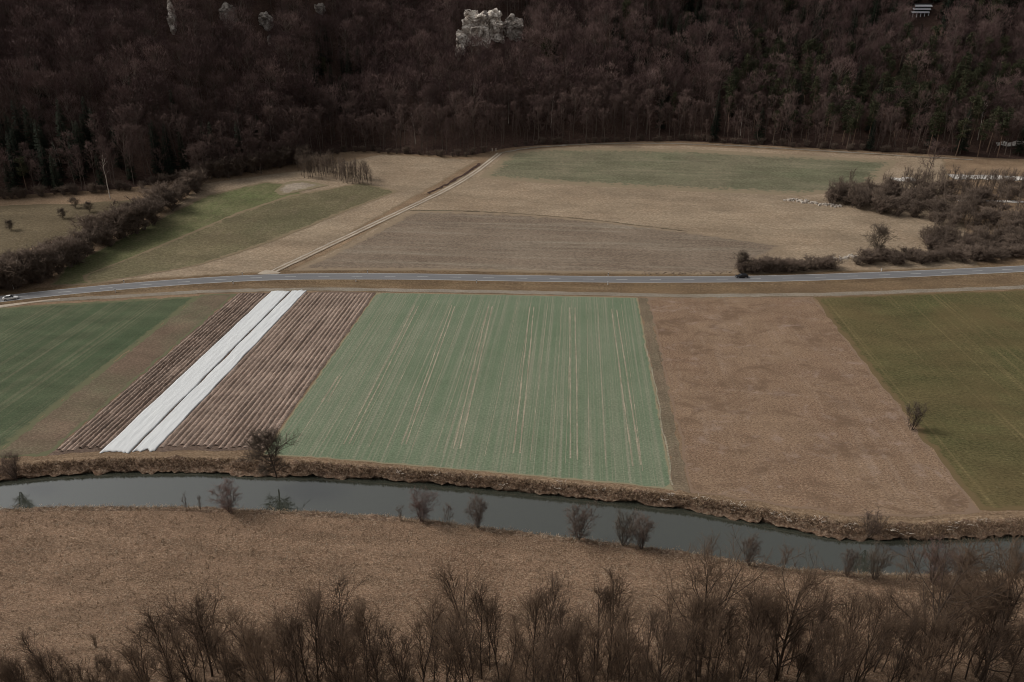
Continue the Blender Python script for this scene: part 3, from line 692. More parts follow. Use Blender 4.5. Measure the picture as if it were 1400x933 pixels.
# ---------------------------------------------------------------- rocks on the hillside
rocks = []       # visible boxes in the picture that trees must not cover
from mathutils import noise as mn
def rock(px, py, wpx, hpx, depth, seed, name='rock_outcrop', parent=None, over=0.0, hide=0.0, mat='rock'):
    """px,py = foot of the visible face"""
    P = at(px, py); s_ = np.linalg.norm(P - C0) / F
    W, Hh = wpx * s_, hpx * s_
    import bmesh
    bm = bmesh.new(); bmesh.ops.create_icosphere(bm, subdivisions=5, radius=1.0)
    off = Vector((seed * 13.7, seed * 5.1, 0))
    for v in bm.verts:
        c = v.co.copy()
        c = Vector((math.copysign(abs(c.x) ** .6, c.x), math.copysign(abs(c.y) ** .6, c.y), math.copysign(abs(c.z) ** .55, c.z)))
        q = Vector((c.x * W / 2, c.y * depth, c.z * (Hh * .5 + 4)))
        w3 = Vector((mn.noise(q * .3 + off), mn.noise(q * .3 + off * 3), mn.noise(q * .3 - off))) * .9
        n = mn.fractal(q * .12 + off, .9, 2.1, 4); fine_ = mn.fractal(q * .7 + off, .8, 2.1, 3)
        qa = q + w3
        b1 = mn.cell(Vector((qa.x * .20, qa.y * .20, qa.z * .26)) + off) - .5; b2 = mn.cell(Vector((qa.x * .42, qa.y * .42, qa.z * .6)) + off * 2) - .5
        k = .97 + .22 * n + .26 * b1 + .14 * b2 + .05 * fine_
        q = Vector((q.x * k, q.y * k, q.z * (1 + .32 * mn.noise(Vector((q.x * .25, q.y * .25, 0)) + off) + .10 * b1)))
        if over and q.y < 0: q.y -= over * (q.z / Hh + .3)
        v.co = q
    me = bpy.data.meshes.new(name); bm.to_mesh(me); bm.free(); me.materials.append(M[mat])
    o = obj(name, me, parent, (P[0], P[1] + depth * .55, P[2] + Hh * .5 - 4.0 + 2.0))
    rocks.append((px - wpx / 2, py - hpx, px + wpx / 2, py - hide, P[1] + depth))
    return o, P
rc, P0 = rock(650, 62, 38, 36, 6, 1, over=2.0, hide=12); tag(rc, 'largest pale limestone cliff with dark overhang on the forested slope', 'rock', 'limestone rocks on the slope')
for (x, y, w_, h_, d_, sd, lb) in ((630, 76, 14, 26, 4, 2, 'grey sloping slab below the left of the largest cliff'), (676, 54, 22, 32, 5, 3, 'grey rock tower joined to the right of the largest cliff'), (701, 54, 26, 22, 4, 4, 'rightmost broken rock beside the largest cliff'), (686, 60, 10, 8, 3, 9, 'small pale rock under the right of the largest cliff'),
                                (237, 47, 8, 30, 3.0, 5, 'slim white rock pillar standing alone in the forest at upper left'), (311, 36, 20, 20, 4, 6, 'rounded grey rock dome at upper left, right of the slim pillar'), (361, 36, 18, 11, 4, 7, 'low layered grey rock right of the rounded dome'), (368, 60, 6, 6, 2.5, 10, 'small grey rock under the low layered one'), (438, 18, 11, 8, 3, 8, 'small pale rock near the top edge left of the cliff')):
    o, _ = rock(x, y, w_, h_, d_, sd, mat='rock_dark' if (290 < x < 450 or x > 690) else 'rock', hide=h_ * (.8 if 290 < x < 450 else .5 if x > 500 else .3)); tag(o, lb, 'rock', 'limestone rocks on the slope')
# hillside house with three white balcony bands
HP = at(1258, 25); hs_ = np.linalg.norm(HP - C0) / F
hb = empty('hillside_house', (HP[0], HP[1] + 4, HP[2] + 1.0), R(6)); tag(hb, 'dark timber house with three bright white balcony bands high in the forest at right', 'house')
Wd = 21 * hs_
def part(name, mat, c, sz, p=hb, rz=0):
    m = MB(); m.box(c, sz, rz); return m.build(name, mat, p)
part('wall', M['wall_dark'], (0, 2, 3.2), (Wd, 8, 8.4))
rf = MB(); rf.box((0, 2, 7.8), (Wd + 1.6, 9.6, .5)); rf.build('roof', M['roof'], hb)
for k in range(3):
    bl = part('balcony', M['white_fascia'], (0, 0, 0), (Wd * (1 - .04 * k), 1.7, .25)); bl.location = (.7 * k - .7, -2.95, 2.6 + 1.95 * k); bl.rotation_euler = (R(42), 0, 0)  # white bands tilted up to the sky so they render brighter
    for j in range(6): part('window', M['glass'], (-Wd / 2 + Wd * (j + .5) / 6, -2.02, 3.6 + 1.95 * k), (Wd / 6 - .5, .06, .8))
for j in range(5): part('post', M['white_fascia'], (-Wd * .42 + Wd * .84 * j / 4, -2.9, .6), (.4, .4, 3.1))
rocks.append((1243, 8, 1274, 26, HP[1] + 4))

# ---------------------------------------------------------------- forest
def rock_block(P, Ht):
    if P[1] > 330:
        x, yb = proj(P); _, yt_ = proj((P[0], P[1], P[2] + Ht)); w_ = 5.0 / (np.linalg.norm(P - C0)) * F * .8
        for (x0, y0, x1, y1, Yb) in rocks:
            if P[1] < Yb + 2 and x + w_ > x0 and x - w_ < x1 and yt_ < y1 - 3 and yb > y0: return True
            if abs(P[1] - Yb) < 7 and x + w_ * .5 > x0 and x - w_ * .5 < x1 and yb < y1 + 12: return True
    return False
pts = []
for gx in np.arange(-400, 420, 6.4):
    yf0 = float(Yf(gx)); yy = 1.5
    while yy < 165:
        X = gx + rng.uniform(-2.6, 2.6); Yv = float(Yf(X)) + yy + rng.uniform(-2.2, 2.2)
        P = np.array([X, Yv, gz(X, Yv)]); pts.append((P, yy)); yy += 5.2 if yy < 25 else 6.0
cand = []
for P, d in pts:
    x, y = proj(P); xt, yt_ = proj(P + np.array([0, 0, 24]))
    if x < -90 or x > 1490 or y < -40: continue
    cand.append((P, d, x, y))
def conifer_p(x, y):
    g = lambda cx, cy, sx_, sy_: math.exp(-((x - cx) / sx_) ** 2 - ((y - cy) / sy_) ** 2)
    p = .015 + .75 * g(455, 130, 28, 34) + .75 * g(80, 225, 110, 42) + .5 * g(15, 215, 60, 40) + .6 * g(1090, 60, 210, 45) + .35 * g(945, 60, 30, 40) + .7 * g(1320, 20, 90, 40) + .6 * g(1290, 160, 170, 50) + .4 * g(670, 80, 16, 14) + .3 * g(870, 80, 60, 20) + .35 * g(250, 215, 50, 30) + .45 * g(1150, 150, 170, 45) + .3 * g(1040, 130, 60, 40)
    return min(p, .85)
def zone(x):
    if x < 140: return 'above the orchard, left part'
    if x < 290: return 'above the orchard, right part'
    if x < 420: return 'behind the bulging thicket'
    if x < 520: return 'behind the sapling block'
    if x < 690: return 'left of the track top'
    if x < 830: return 'just right of the track top'
    if x < 960: return 'behind the green strip, left'
    if x < 1100: return 'behind the green strip, middle'
    if x < 1240: return 'behind the green strip, right'
    return 'above the pale yard'
broad = []; conif = []
for P, d, x, y in cand:
    if rng.random() < conifer_p(x, y): conif.append((P, d, x, y))
    else: broad.append((P, d, x, y))
conif.sort(key=lambda q: np.linalg.norm(q[0] - C0)); broad.sort(key=lambda q: q[1] + .15 * abs(q[0][0]) * 0)
vis_b = [q for q in broad if 0 <= q[2] <= 1400]
near300 = set(id(q) for q in vis_b[:300])
mass = []
for q in broad:
    P, d, x, y = q
    Ht = rng.uniform(15, 27)
    if rock_block(P, Ht): continue
    if id(q) in near300:
        v = (slender if rng.random() < (.5 if d < 12 else .2) else beech)[rng.integers(3)]
        s_ = Ht / 22 * (.8 if d < 5 else 1)
        if d > 4 and rng.random() < .015: v = birch
        nm = 'broadleaf_tree'
        lb = ('pale trunked bare tree of the forest front ' if v is birch else 'slender bare tree of the forest front ' if v in slender else 'spreading bare tree of the forest front ') + zone(x)
        place(nm, v, PT, tuple(P - np.array([0, 0, .2])), rng.uniform(0, 6.28), (s_ * rng.uniform(.85, 1.15), s_ * rng.uniform(.85, 1.15), s_), lb, 'tree', 'bare forest trees ' + zone(x))
    else: mass.append((P, Ht))
def czone(x, y):
    a = 'low' if y > 190 else 'middle height' if y > 110 else 'high'
    b = 'left edge' if x < 130 else 'left' if x < 350 else 'centre left' if x < 560 else 'centre' if x < 830 else 'centre right' if x < 1010 else 'right' if x < 1230 else 'right edge'
    return a + ' at the ' + b
for P, d, x, y in conif:
    Ht = rng.uniform(15, 25)
    if rock_block(P, Ht): continue
    ispine = (x > 1000 and y > 90 and rng.random() < .8) or rng.random() < .12
    v = (pin if ispine else spr)[rng.integers(3)]; s_ = Ht / 24; w_ = rng.uniform(.9, 1.25)
    z_ = czone(x, y)
    place('pine_tree' if ispine else 'spruce_tree', v, PT, tuple(P - np.array([0, 0, .2])), rng.uniform(0, 6.28), (s_ * w_, s_ * w_, s_),
          ('olive green pine with bare trunk, hillside forest, %s' if ispine else 'dark green spruce among bare hillside trees, %s') % z_, 'tree', ('pines' if ispine else 'spruces') + ' in the %s of the forest' % z_)
# the wood behind: one mass
def light_tree(seed, H):
    T = Tree(seed); r = T.r; cr = 4.9 + r.random(); cz = H * .64; ch = H * .37
    tp = T.path(Vector((0, 0, -.3)), Vector((0, 0, 1)), H * .85, .22, .06, 5, .03, .05, 4, False)
    clumps = []
    for i in range(26):
        a = r.random() * 6.283; u = -.55 + 1.5 * r.random(); w_ = math.sqrt(max(.05, 1 - min(1, u * u))) * (.75 + .3 * r.random())
        c = Vector((math.cos(a) * cr * w_, math.sin(a) * cr * w_, cz + ch * u)); clumps.append(c)
        p, d, rr = T.pick(tp, min(.95, max(.3, (c.z - 3.5) / (H * .85) * .9)))
        m_ = p.lerp(c, .5) + Vector((0, 0, -.6)); T.tube(p, m_, .09, .06, 3, False); T.tube(m_, c, .06, .03, 3, False)
    for c in clumps:
        ax = (c - Vector((0, 0, cz - ch * .6))).normalized()
        for k in range(34):
            p = c + Vector((r.gauss(0, 1.05), r.gauss(0, 1.05), r.gauss(0, .8))); d = (ax + T.rv(.5) + Vector((0, 0, .25))).normalized(); L = .9 + .9 * r.random()
            sd = d.cross(T.rv(1)).normalized() * .08; b = len(T.cv)
            T.cv += [p - sd, p + sd, p + d * L]; T.cf.append((b, b + 1, b + 2))
    return T
protos = []
for i in range(6):
    T = light_tree(500 + i, 22); a, fa = tris(T.tv, T.tf); b, fb = tris(T.cv, T.cf); protos.append((a, fa, b, fb))
av = []; af = []; am = []; at_ = []; base = 0
for P, Ht in mass:
    a, fa, b, fb = protos[rng.integers(6)]
    k = rng.uniform(0, 6.28); c_, s_ = math.cos(k), math.sin(k); sc = Ht / 22; sw = sc * rng.uniform(.8, 1.2); tint = rng.uniform(0, 1) ** 1.8
    for vv, ff, m_ in ((a, fa, 0), (b, fb, 1)):
        q = np.empty_like(vv); q[:, 0] = (vv[:, 0] * c_ - vv[:, 1] * s_) * sw + P[0]; q[:, 1] = (vv[:, 0] * s_ + vv[:, 1] * c_) * sw + P[1]; q[:, 2] = vv[:, 2] * sc + P[2] - .2
        av.append(q); af.append(ff + base); am.append(np.full(len(ff), m_, np.int32)); at_.append(np.full(len(vv), tint, np.float32)); base += len(vv)
if av:
    me = mesh('forest', np.concatenate(av), np.concatenate(af), [M['bark_mass'], M['twig_mass']], False, np.concatenate(am))
    a_ = me.attributes.new('tint', 'FLOAT', 'POINT'); a_.data.foreach_set('value', np.concatenate(at_))
    tag(obj('forest', me), 'bare reddish brown wood covering the far hillside', kind='stuff')
print('FOREST broad', len(broad), 'mass', len(mass), 'conif', len(conif), 'mass tris', sum(len(f) for f in af))

# low brush along the forest edge
def brush(px0, px1, yoff, n, hmin, hmax, label, group, variants, name='edge_shrub'):
    for i in range(n):
        x = px0 + (px1 - px0) * (i + rng.uniform(.1, .9)) / n
        X = np.interp(x, [proj((a, b, gz(a, b)))[0] for a, b in foot], foot[:, 0]); Yv = float(Yf(X)) + yoff + rng.uniform(-1.5, 1.5) * (3 if n > 40 else 1)
        s_ = rng.uniform(hmin, hmax) / 7
        if n > 40 and i % 2: s_ *= .5
        place(name, beech[i % 4] if n > 40 and i % 2 else variants[rng.integers(len(variants))], ('stem', 'crown'), (X, Yv, gz(X, Yv) - .1), rng.uniform(0, 6.28), (s_ * 1.25, s_ * 1.25, s_), label, 'shrub', group)
brush(283, 428, -3, 60, 7, 12, 'bare brown shrub in the bulging thicket at the top of the left slope', 'shrubs of the bulging thicket at left', hedge)
brush(425, 665, -1, 22, 2.5, 4.5, 'low bare shrub at the forest foot left of the gravel track', 'low shrubs at the forest foot left of the track', hedge)
brush(700, 980, 1, 24, 2.5, 4.5, 'low bare shrub at the forest foot behind the green meadow, left half', 'low shrubs at the forest foot, left half', hedge)
brush(980, 1270, 0, 24, 2.5, 4.5, 'low bare shrub at the forest foot behind the green meadow, right half', 'low shrubs at the forest foot, right half', hedge)
brush(-20, 285, -3, 26, 3, 6, 'low bare shrub along the forest foot above the orchard meadow', 'low shrubs above the orchard meadow', hedge)

def fit_height(P, ytop):
    lo, hi = .5, 40
    for _ in range(20):
        m = (lo + hi) / 2
        if proj((P[0], P[1], P[2] + m))[1] > ytop: lo = m
        else: hi = m
    return lo
def px_tree(name, meshes, parts, px, py, ytop, H0, label, cat, group=None, wide_=1.0, z=None, rz=None):
    P = at(px, py) if z is None else plane(px, py, z)
    Ht = fit_height(P, ytop); s_ = Ht / H0
    return place(name, meshes, parts, (P[0], P[1], P[2] - .08), rng.uniform(0, 6.28) if rz is None else rz, (s_ * wide_, s_ * wide_, s_), label, cat, group)
ST = ('stem', 'crown')
# the hedge on the left slope (from the road up to the wood)
hx = [-40, 8, 52, 92, 132, 168, 204, 240, 268, 290]; hy = [408, 399, 391, 372, 346, 331, 314, 288, 268, 256]
def hpart(x): return 'at the road' if x < 70 else 'in its lower half' if x < 150 else 'in its upper half' if x < 225 else 'where it joins the wood'
for i in range(64):
    x = -35 + 312 * (i + rng.random()) / 64; y = np.interp(x, hx, hy) - rng.uniform(0, 16)
    px_tree('hedge_shrub', hedge[i % 3], ST, x, y, y - np.interp(x, [0, 100, 200, 260], [42, 40, 38, 27]) * rng.uniform(.75, 1.2), 7, 'bare brown shrub of the left slope hedge ' + hpart(x), 'shrub', 'shrubs of the left slope hedge ' + hpart(x), 1.2)
# sapling thicket at the top of the left slope
for i in range(60):
    x = 408 + 100 * (i + rng.random()) / 60; y = np.interp(x, [405, 460, 510], [243, 250, 256]) - rng.uniform(0, 14)
    px_tree('sapling', sap[i % 3], PT, x, y, y - rng.uniform(26, 37), 10, 'thin bare sapling in the dense block at the top of the left slope', 'sapling', 'saplings of the dense block at top left', 1.0)
# orchard trees
for x, y, lb in ((14, 316, 'leftmost small bare orchard tree on the darkened meadow'), (86, 300, 'small bare orchard tree in the middle of the darkened meadow'), (122, 290, 'small bare orchard tree at the right of the darkened meadow'), (104, 285, 'small bare orchard tree near the forest on the darkened meadow')):
    px_tree('orchard_tree', alder_r[0], PT, x, y, y - 14, 9, lb, 'tree', 'small orchard trees', 1.2)
px_tree('birch_tree', birch, PT, 151, 272, 205, 21, 'pale forked trunk standing at the forest edge above the orchard', 'tree')
px_tree('birch_tree', birch, PT, 1012, 186, 140, 21, 'tall pale trunk at the forest edge behind the green meadow', 'tree')
# thickets at the right
def tz(x): return 'at its tip' if x < 1190 else 'left of the tall pale tree' if x < 1260 else 'right of the tall pale tree' if x < 1330 else 'at the photo edge'
for i in range(150):
    x = 1132 + 290 * (i + rng.random()) / 150; lo = np.interp(x, [1128, 1170, 1250, 1300, 1400], [278, 286, 302, 312, 322]); hi_ = np.interp(x, [1128, 1250, 1400], [270, 262, 262])
    y = rng.uniform(hi_, lo)
    if rng.random() < .6: px_tree('shrub', hedge[i % 3], ST, x, y, y - rng.uniform(14, 26), 7, 'bushy bare shrub in the dense right thicket, ' + tz(x), 'shrub', 'shrubs of the dense right thicket, ' + tz(x), 1.4)
    else: px_tree('sapling', sap[i % 3], PT, x, y, y - rng.uniform(30, 48), 10, 'thin bare sapling rising from the dense right thicket, ' + tz(x), 'sapling', 'saplings of the dense right thicket, ' + tz(x), 1.1)
px_tree('willow_tree', beech[0], PT, 1268, 252, 196, 21, 'tall pale brown tree rising above the right thicket', 'tree', None, 1.1)
for i in range(44):
    x = 1235 + 180 * (i + rng.random()) / 44; y = np.interp(x, [1245, 1400], [258, 262]) + rng.uniform(-4, 6)
    px_tree('sapling', sap[i % 3], PT, x, y, y - rng.uniform(26, 40), 10, 'thin bare sapling in the row before the pale yard at the right', 'sapling', 'saplings before the pale yard', .9)
for i in range(26):
    x = 1262 + 155 * (i + rng.random()) / 26; y = 337 + rng.uniform(-8, 4)
    px_tree('sapling', sap[i % 3], PT, x, y, y - rng.uniform(24, 46), 10, 'thin bare sapling behind the roadside hedge at the right', 'sapling', 'saplings behind the right roadside hedge', 1.0)
for i in range(17):
    x = 1008 + 134 * (i + .5) / 17; y = np.interp(x, [1005, 1145], [375, 371]) - rng.uniform(0, 5)
    px_tree('hedge_shrub', hedge[i % 3], ST, x, y, y - rng.uniform(14, 21), 7, 'low bare shrub in the hedge beside the dark car', 'shrub', 'shrubs of the hedge beside the dark car', 1.7)
for i in range(34):
    x = 1170 + 245 * (i + .5) / 34; y = np.interp(x, [1165, 1400], [366, 356]) - rng.uniform(0, 9)
    px_tree('hedge_shrub', hedge[i % 3], ST, x, y, y - rng.uniform(13, 22), 7, 'low bare shrub in the long roadside hedge at the right edge', 'shrub', 'shrubs of the long right roadside hedge', 1.7)
for i in range(60):
    x = 1262 + 160 * (i + rng.random()) / 60; y = rng.uniform(np.interp(x, [1272, 1400], [326, 322]), 348)
    px_tree('shrub', hedge[i % 3], ST, x, y, y - rng.uniform(12, 22), 7, 'bare shrub in the scrub between right thicket and roadside hedge', 'shrub', 'shrubs between right thicket and roadside hedge', 1.4)
px_tree('alder_tree', alder_r[1], PT, 1196, 351, 310, 9, 'lone spreading bare tree standing behind the right roadside hedge', 'tree', None, .9)
px_tree('alder_tree', alder_r[0], PT, 1010, 371, 344, 9, 'small pale bare tree at the left end of the hedge beside the dark car', 'tree', None, .8)

# river side trees, each where it stands
px_tree('alder_tree', alder_r[0], PT, 378, 652, 592, 9, 'round bare tree on the far river bank below the ploughed field', 'tree', None, 1.05)
px_tree('shrub', rshrub[1], ST, 22, 655, 614, 6.5, 'upright bare shrub on the far river bank at the left edge', 'shrub', None, 1.2)
px_tree('shrub', rshrub[2], ST, 1188, 733, 697, 6.5, 'dark bare shrub on the far river bank below the stubble field', 'shrub', None, 1.3)
px_tree('shrub', rshrub[3], ST, 1247, 588, 546, 6.5, 'lone fan shaped bare shrub between the stubble and the pasture', 'shrub', None, .95)
nb = [(255, 698, 672, thin[0], 6, 'leftmost thin twig shrub on the near river bank', .7), (275, 699, 674, thin[1], 6, 'second thin twig shrub on the near bank, beside the reddish one', .7), (315, 701, 656, rshrub[0], 6.5, 'dense reddish shrub on the near river bank at left', 1.2),
      (547, 712, 688, thin[0], 6, 'small twiggy shrub on the near bank, left of the round bushy one', 1.0), (577, 713, 671, rshrub[0], 6.5, 'round bushy shrub on the near bank above the meadow centre', 1.3), (613, 718, 683, thin[1], 6, 'narrow upright shrub on the near bank between two bushier ones', 1.0), (654, 722, 674, rshrub[1], 6.5, 'cone shaped bare shrub on the near bank, right of the narrow one', .95),
      (791, 737, 688, rshrub[2], 6.5, 'wide bare shrub alone on the near bank, mid right', 1.3), (852, 745, 696, rshrub[3], 6.5, 'left of the twin bare shrubs on the near bank', 1.0), (877, 750, 700, rshrub[1], 6.5, 'right of the twin bare shrubs on the near bank', 1.1),
      (1023, 773, 727, rshrub[1], 6.5, 'tall narrow shrub on the near bank above the foreground trees', .8), (1070, 779, 740, thin[0], 6, 'slim tan shrub on the near bank, right of the tall narrow one', 1.0), (1157, 788, 747, rshrub[2], 6.5, 'bare shrub on the near bank opposite the dark far bank shrub', .8), (1195, 792, 744, rshrub[3], 6.5, 'bushy shrub in front of the dark far bank shrub', 1.0),
      (1242, 793, 745, thin[1], 6, 'upright shrub on the near bank, second from the right edge group', 1.3), (1275, 797, 742, rshrub[0], 6.5, 'dense brown shrub on the near bank among right foreground trees', 1.2), (1310, 799, 752, rshrub[1], 6.5, 'low brown shrub on the near bank near the right edge', 1.1), (1386, 787, 738, rshrub[3], 6.5, 'thin forked shrub on the near bank at the right edge', .9)]
for x, y, yt_, v, h0, lb, w_ in nb:
    px_tree('shrub', v, ST, x, y, yt_, h0, lb, 'shrub', 'shrubs along the near river bank', w_)

# ---------------------------------------------------------------- foreground trees
skyx = [0, 60, 110, 200, 235, 290, 330, 390, 450, 520, 560, 610, 645, 700, 750, 800, 830, 870, 900, 930, 1000, 1060, 1100, 1140, 1200, 1250, 1300, 1350, 1400]
skyy = [852, 855, 862, 846, 832, 815, 835, 802, 793, 808, 836, 792, 764, 790, 800, 800, 780, 835, 800, 768, 778, 782, 805, 800, 786, 762, 770, 778, 795]
def fz(x):
    z_ = [(90, 'at the lower left corner'), (200, 'right of the lower left corner'), (260, 'left of the rounded bushy tree'), (380, 'around the rounded bushy tree'), (450, 'left of the tall left alder'), (540, 'around the tall left alder'), (620, 'left of the fan branched alder'), (690, 'around the fan branched alder'), (780, 'between the two slim alders'), (880, 'around the right slim alder'), (1000, 'around the large spreading tree'), (1120, 'right of the large spreading tree'), (1200, 'left of the second spreading tree'), (1300, 'around the second spreading tree')]
    for a, b in z_:
        if x < a: return b
    return 'at the lower right corner'
special = [(645, 915, 764, alder[0], 14, 'tall slim alder with fan of upright branches at bottom centre', 1.0), (830, 920, 779, alder[2], 14, 'tall slim alder right of bottom centre reaching into the meadow', .9), (955, 925, 768, wide[0], 13, 'large spreading bare tree at lower right, crown touching the river edge', .95), (1250, 930, 760, wide[1], 13, 'large spreading bare tree before the river at the lower right', .95), (290, 925, 814, wide[1], 13, 'rounded bushy bare tree at lower left, alone above the thicket', .8), (475, 920, 792, alder[1], 14, 'tall alder above the thicket left of bottom centre', 1.2), (740, 930, 800, alder[3], 14, 'bare alder between the two tallest at bottom centre', 1.0), (1060, 930, 783, wide[1], 13, 'dark bare tree right of the large spreading one', .8), (1340, 930, 775, wide[0], 13, 'bare spreading tree close to the right edge at the bottom', .9)]
for x, y, yt_, v, h0, lb, w_ in special:
    px_tree('alder_tree', v, PT, x, y, yt_, h0, lb, 'tree', None, w_)
fn_ = 0
for i in range(175):
    x = -30 + 1460 * (i + rng.random()) / 175
    dens = np.interp(x, [0, 200, 380, 560, 700, 850, 1000, 1400], [1, .95, 1, .85, .8, .85, 1, 1])
    if rng.random() > dens: continue
    y = rng.uniform(885, 1010); top_ = np.interp(x, skyx, skyy) + rng.uniform(4, 70)
    P = at(x, y); Ht = fit_height(P, top_); Ht = min(max(Ht, 3.0), 17)
    if Ht > 8.5: v, h0, nm, lb = alder[rng.integers(5)], 14, 'alder_tree', 'bare slim tree in the foreground thicket '
    else: v, h0, nm, lb = thick[rng.integers(3)], 7, 'thicket_shrub', 'many stemmed bare shrub of the foreground thicket '
    s_ = Ht / h0; w_ = rng.uniform(.8, 1.1)
    place(nm, v, PT if h0 == 14 else ST, (P[0], P[1], P[2] - .1), rng.uniform(0, 6.28), (s_ * w_, s_ * w_, s_), lb + fz(x), 'tree' if h0 == 14 else 'shrub', ('slim trees ' if h0 == 14 else 'shrubs ') + 'of the foreground thicket ' + fz(x)); fn_ += 1
for i in range(165):
    x = -30 + 1460 * (i + rng.random()) / 165; y = rng.uniform(880, 990)
    if y - np.interp(x, skyx, skyy) < 60: y = np.interp(x, skyx, skyy) + rng.uniform(60, 130)
    P = at(x, y); s_ = rng.uniform(2.2, 5.0) / 7
    place('thicket_shrub', thick[rng.integers(3)], ST, (P[0], P[1], P[2] - .1), rng.uniform(0, 6.28), (s_ * 1.3, s_ * 1.3, s_), 'low bare undergrowth shrub of the foreground thicket ' + fz(x), 'shrub', 'undergrowth shrubs of the foreground thicket ' + fz(x))

# ---------------------------------------------------------------- dry grass (stuff)
def grass(name, label, X, Y, Z, size, blades, seed, tint=(0, 1), spread=.25, dark=0.0):
    r = np.random.default_rng(seed); n = len(X); k = blades
    bx = np.repeat(X, k) + r.normal(size=n * k) * spread; by = np.repeat(Y, k) + r.normal(size=n * k) * spread; bz = np.repeat(Z, k)
    a = r.uniform(0, 6.283, n * k); L = size * r.uniform(.5, 1.4, n * k); ln = r.uniform(.2, 1.0, n * k); w_ = size * .11
    d = np.stack([np.cos(a), np.sin(a)], 1); p = np.stack([-np.sin(a), np.cos(a)], 1)
    v0 = np.stack([bx - p[:, 0] * w_, by - p[:, 1] * w_, bz], 1); v1 = np.stack([bx + p[:, 0] * w_, by + p[:, 1] * w_, bz], 1)
    v2 = np.stack([bx + d[:, 0] * L * ln, by + d[:, 1] * L * ln, bz + L * (1.05 - .7 * ln)], 1)
    v = np.stack([v0, v1, v2], 1).reshape(-1, 3); f = np.arange(len(v)).reshape(-1, 3)
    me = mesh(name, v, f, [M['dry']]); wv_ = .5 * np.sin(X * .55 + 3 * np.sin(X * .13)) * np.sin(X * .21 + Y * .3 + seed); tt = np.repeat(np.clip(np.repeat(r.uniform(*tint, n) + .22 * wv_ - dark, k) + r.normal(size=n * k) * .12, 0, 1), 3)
    at2 = me.attributes.new('tint', 'FLOAT', 'POINT'); at2.data.foreach_set('value', tt.astype(np.float32))
    o = obj(name, me); tag(o, label, kind='stuff'); return o
n = 26000; X = rng.uniform(-115, 125, n); Y = rng.uniform(62, 150, n); ok = (Y < Yn(X) - .5) & (np.abs(X) < Y * .95 + 20); X, Y = X[ok], Y[ok]
grass('dry_grass', 'dry tan grass tufts covering the near meadow', X, Y, h(X, Y), .42, 5, 1, (.1, 1.0))
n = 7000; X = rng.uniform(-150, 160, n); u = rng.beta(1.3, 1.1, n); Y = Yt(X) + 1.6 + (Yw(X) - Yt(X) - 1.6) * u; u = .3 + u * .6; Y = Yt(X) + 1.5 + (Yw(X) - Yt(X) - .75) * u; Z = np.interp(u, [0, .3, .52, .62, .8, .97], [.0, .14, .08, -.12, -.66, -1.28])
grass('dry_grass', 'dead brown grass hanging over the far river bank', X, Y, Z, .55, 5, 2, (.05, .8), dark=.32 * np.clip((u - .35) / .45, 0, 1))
n = 3600; X = rng.uniform(-150, 160, n); Y = Yn(X) - rng.uniform(0, 2.4, n); grass('dry_grass', 'dry pale grass fringe on the near river bank', X, Y, np.interp(Yn(X) - Y, [0, .8, 1.6, 2.4], [-1.5, -.5, .03, .03]), .5, 5, 3, (.3, .95))
# bleached sticks lying on the far bank: one group of debris
def debris(name, label, centres, L, r_, mat, seed, nper):
    m = MB(); r = random.Random(seed)
    for (X_, Y_, Z_) in centres:
        for _ in range(nper):
            a = r.random() * 6.28; l = L * (.4 + r.random()); p = Vector((X_ + r.gauss(0, .7), Y_ + r.gauss(0, .35), Z_ + .1 + r.random() * .3)); q = p + Vector((math.cos(a) * l, math.sin(a) * l * .6, r.uniform(-.2, .5) * l))
            m.cyl(p, q, r_, r_ * .5, 4)
    o = m.build(name, M[mat]); tag(o, label, kind='stuff'); return o
cs = []
for px in (757, 765, 820, 905, 912, 960, 1000, 1008, 1020, 1060, 1084, 1118, 1122, 1160, 1165, 1215, 1222, 1235, 1240, 1300, 1310, 1330, 1345, 650, 690, 600, 545):
    P = plane(px + rng.uniform(-4, 4), np.interp(px, [500, 700, 920, 1100, 1250, 1400], [643, 660, 684, 713, 724, 718]))
    u = rng.uniform(.2, .7); Y_ = float(Yt(P[0])) + 1.6 + (float(Yw(P[0])) - float(Yt(P[0])) - 1.6) * u
    cs.append((P[0], Y_, float(np.interp(u, [0, .38, .6, .8, 1], [.1, .1, -.35, -1.1, -1.8]))))
debris('dead_branches', 'bleached dead branches scattered on the far river bank', cs, .8, .06, 'pale_wood', 4, 7)
# stone and brush pile at the tip of the right thicket
def stones(name, label, path, n, seed, size, mat):
    r = random.Random(seed); m = MB()
    P = np.array([at(*p)[:2] for p in path]); P = resample(P, n)
    for x, y in P:
        for _ in range(2):
            c = (x + r.gauss(0, 1.0), y + r.gauss(0, .9), 0); z = gz(c[0], c[1]); s_ = size * (.5 + r.random())
            m.box((c[0], c[1], z + s_ * .3), (s_ * 1.3, s_, s_ * .8), r.random() * 3, 0, .55 + .3 * r.random())
    o = m.build(name, M[mat]); tag(o, label, kind='stuff'); return o
stones('stone_pile', 'line of pale stones at the tip of the right thicket', [(1075, 274), (1100, 276), (1125, 280), (1150, 283)], 55, 5, .75, 'stone')
stones('stone_pile', 'scattered stones along the far road verge left of the hedge', [(880, 374), (930, 374.5), (975, 373), (1003, 372)], 45, 6, .34, 'wood')
stones('stone_pile', 'small heap of pale stones between the two roadside hedges', [(1142, 356), (1160, 352), (1166, 350)], 20, 8, .7, 'stone')

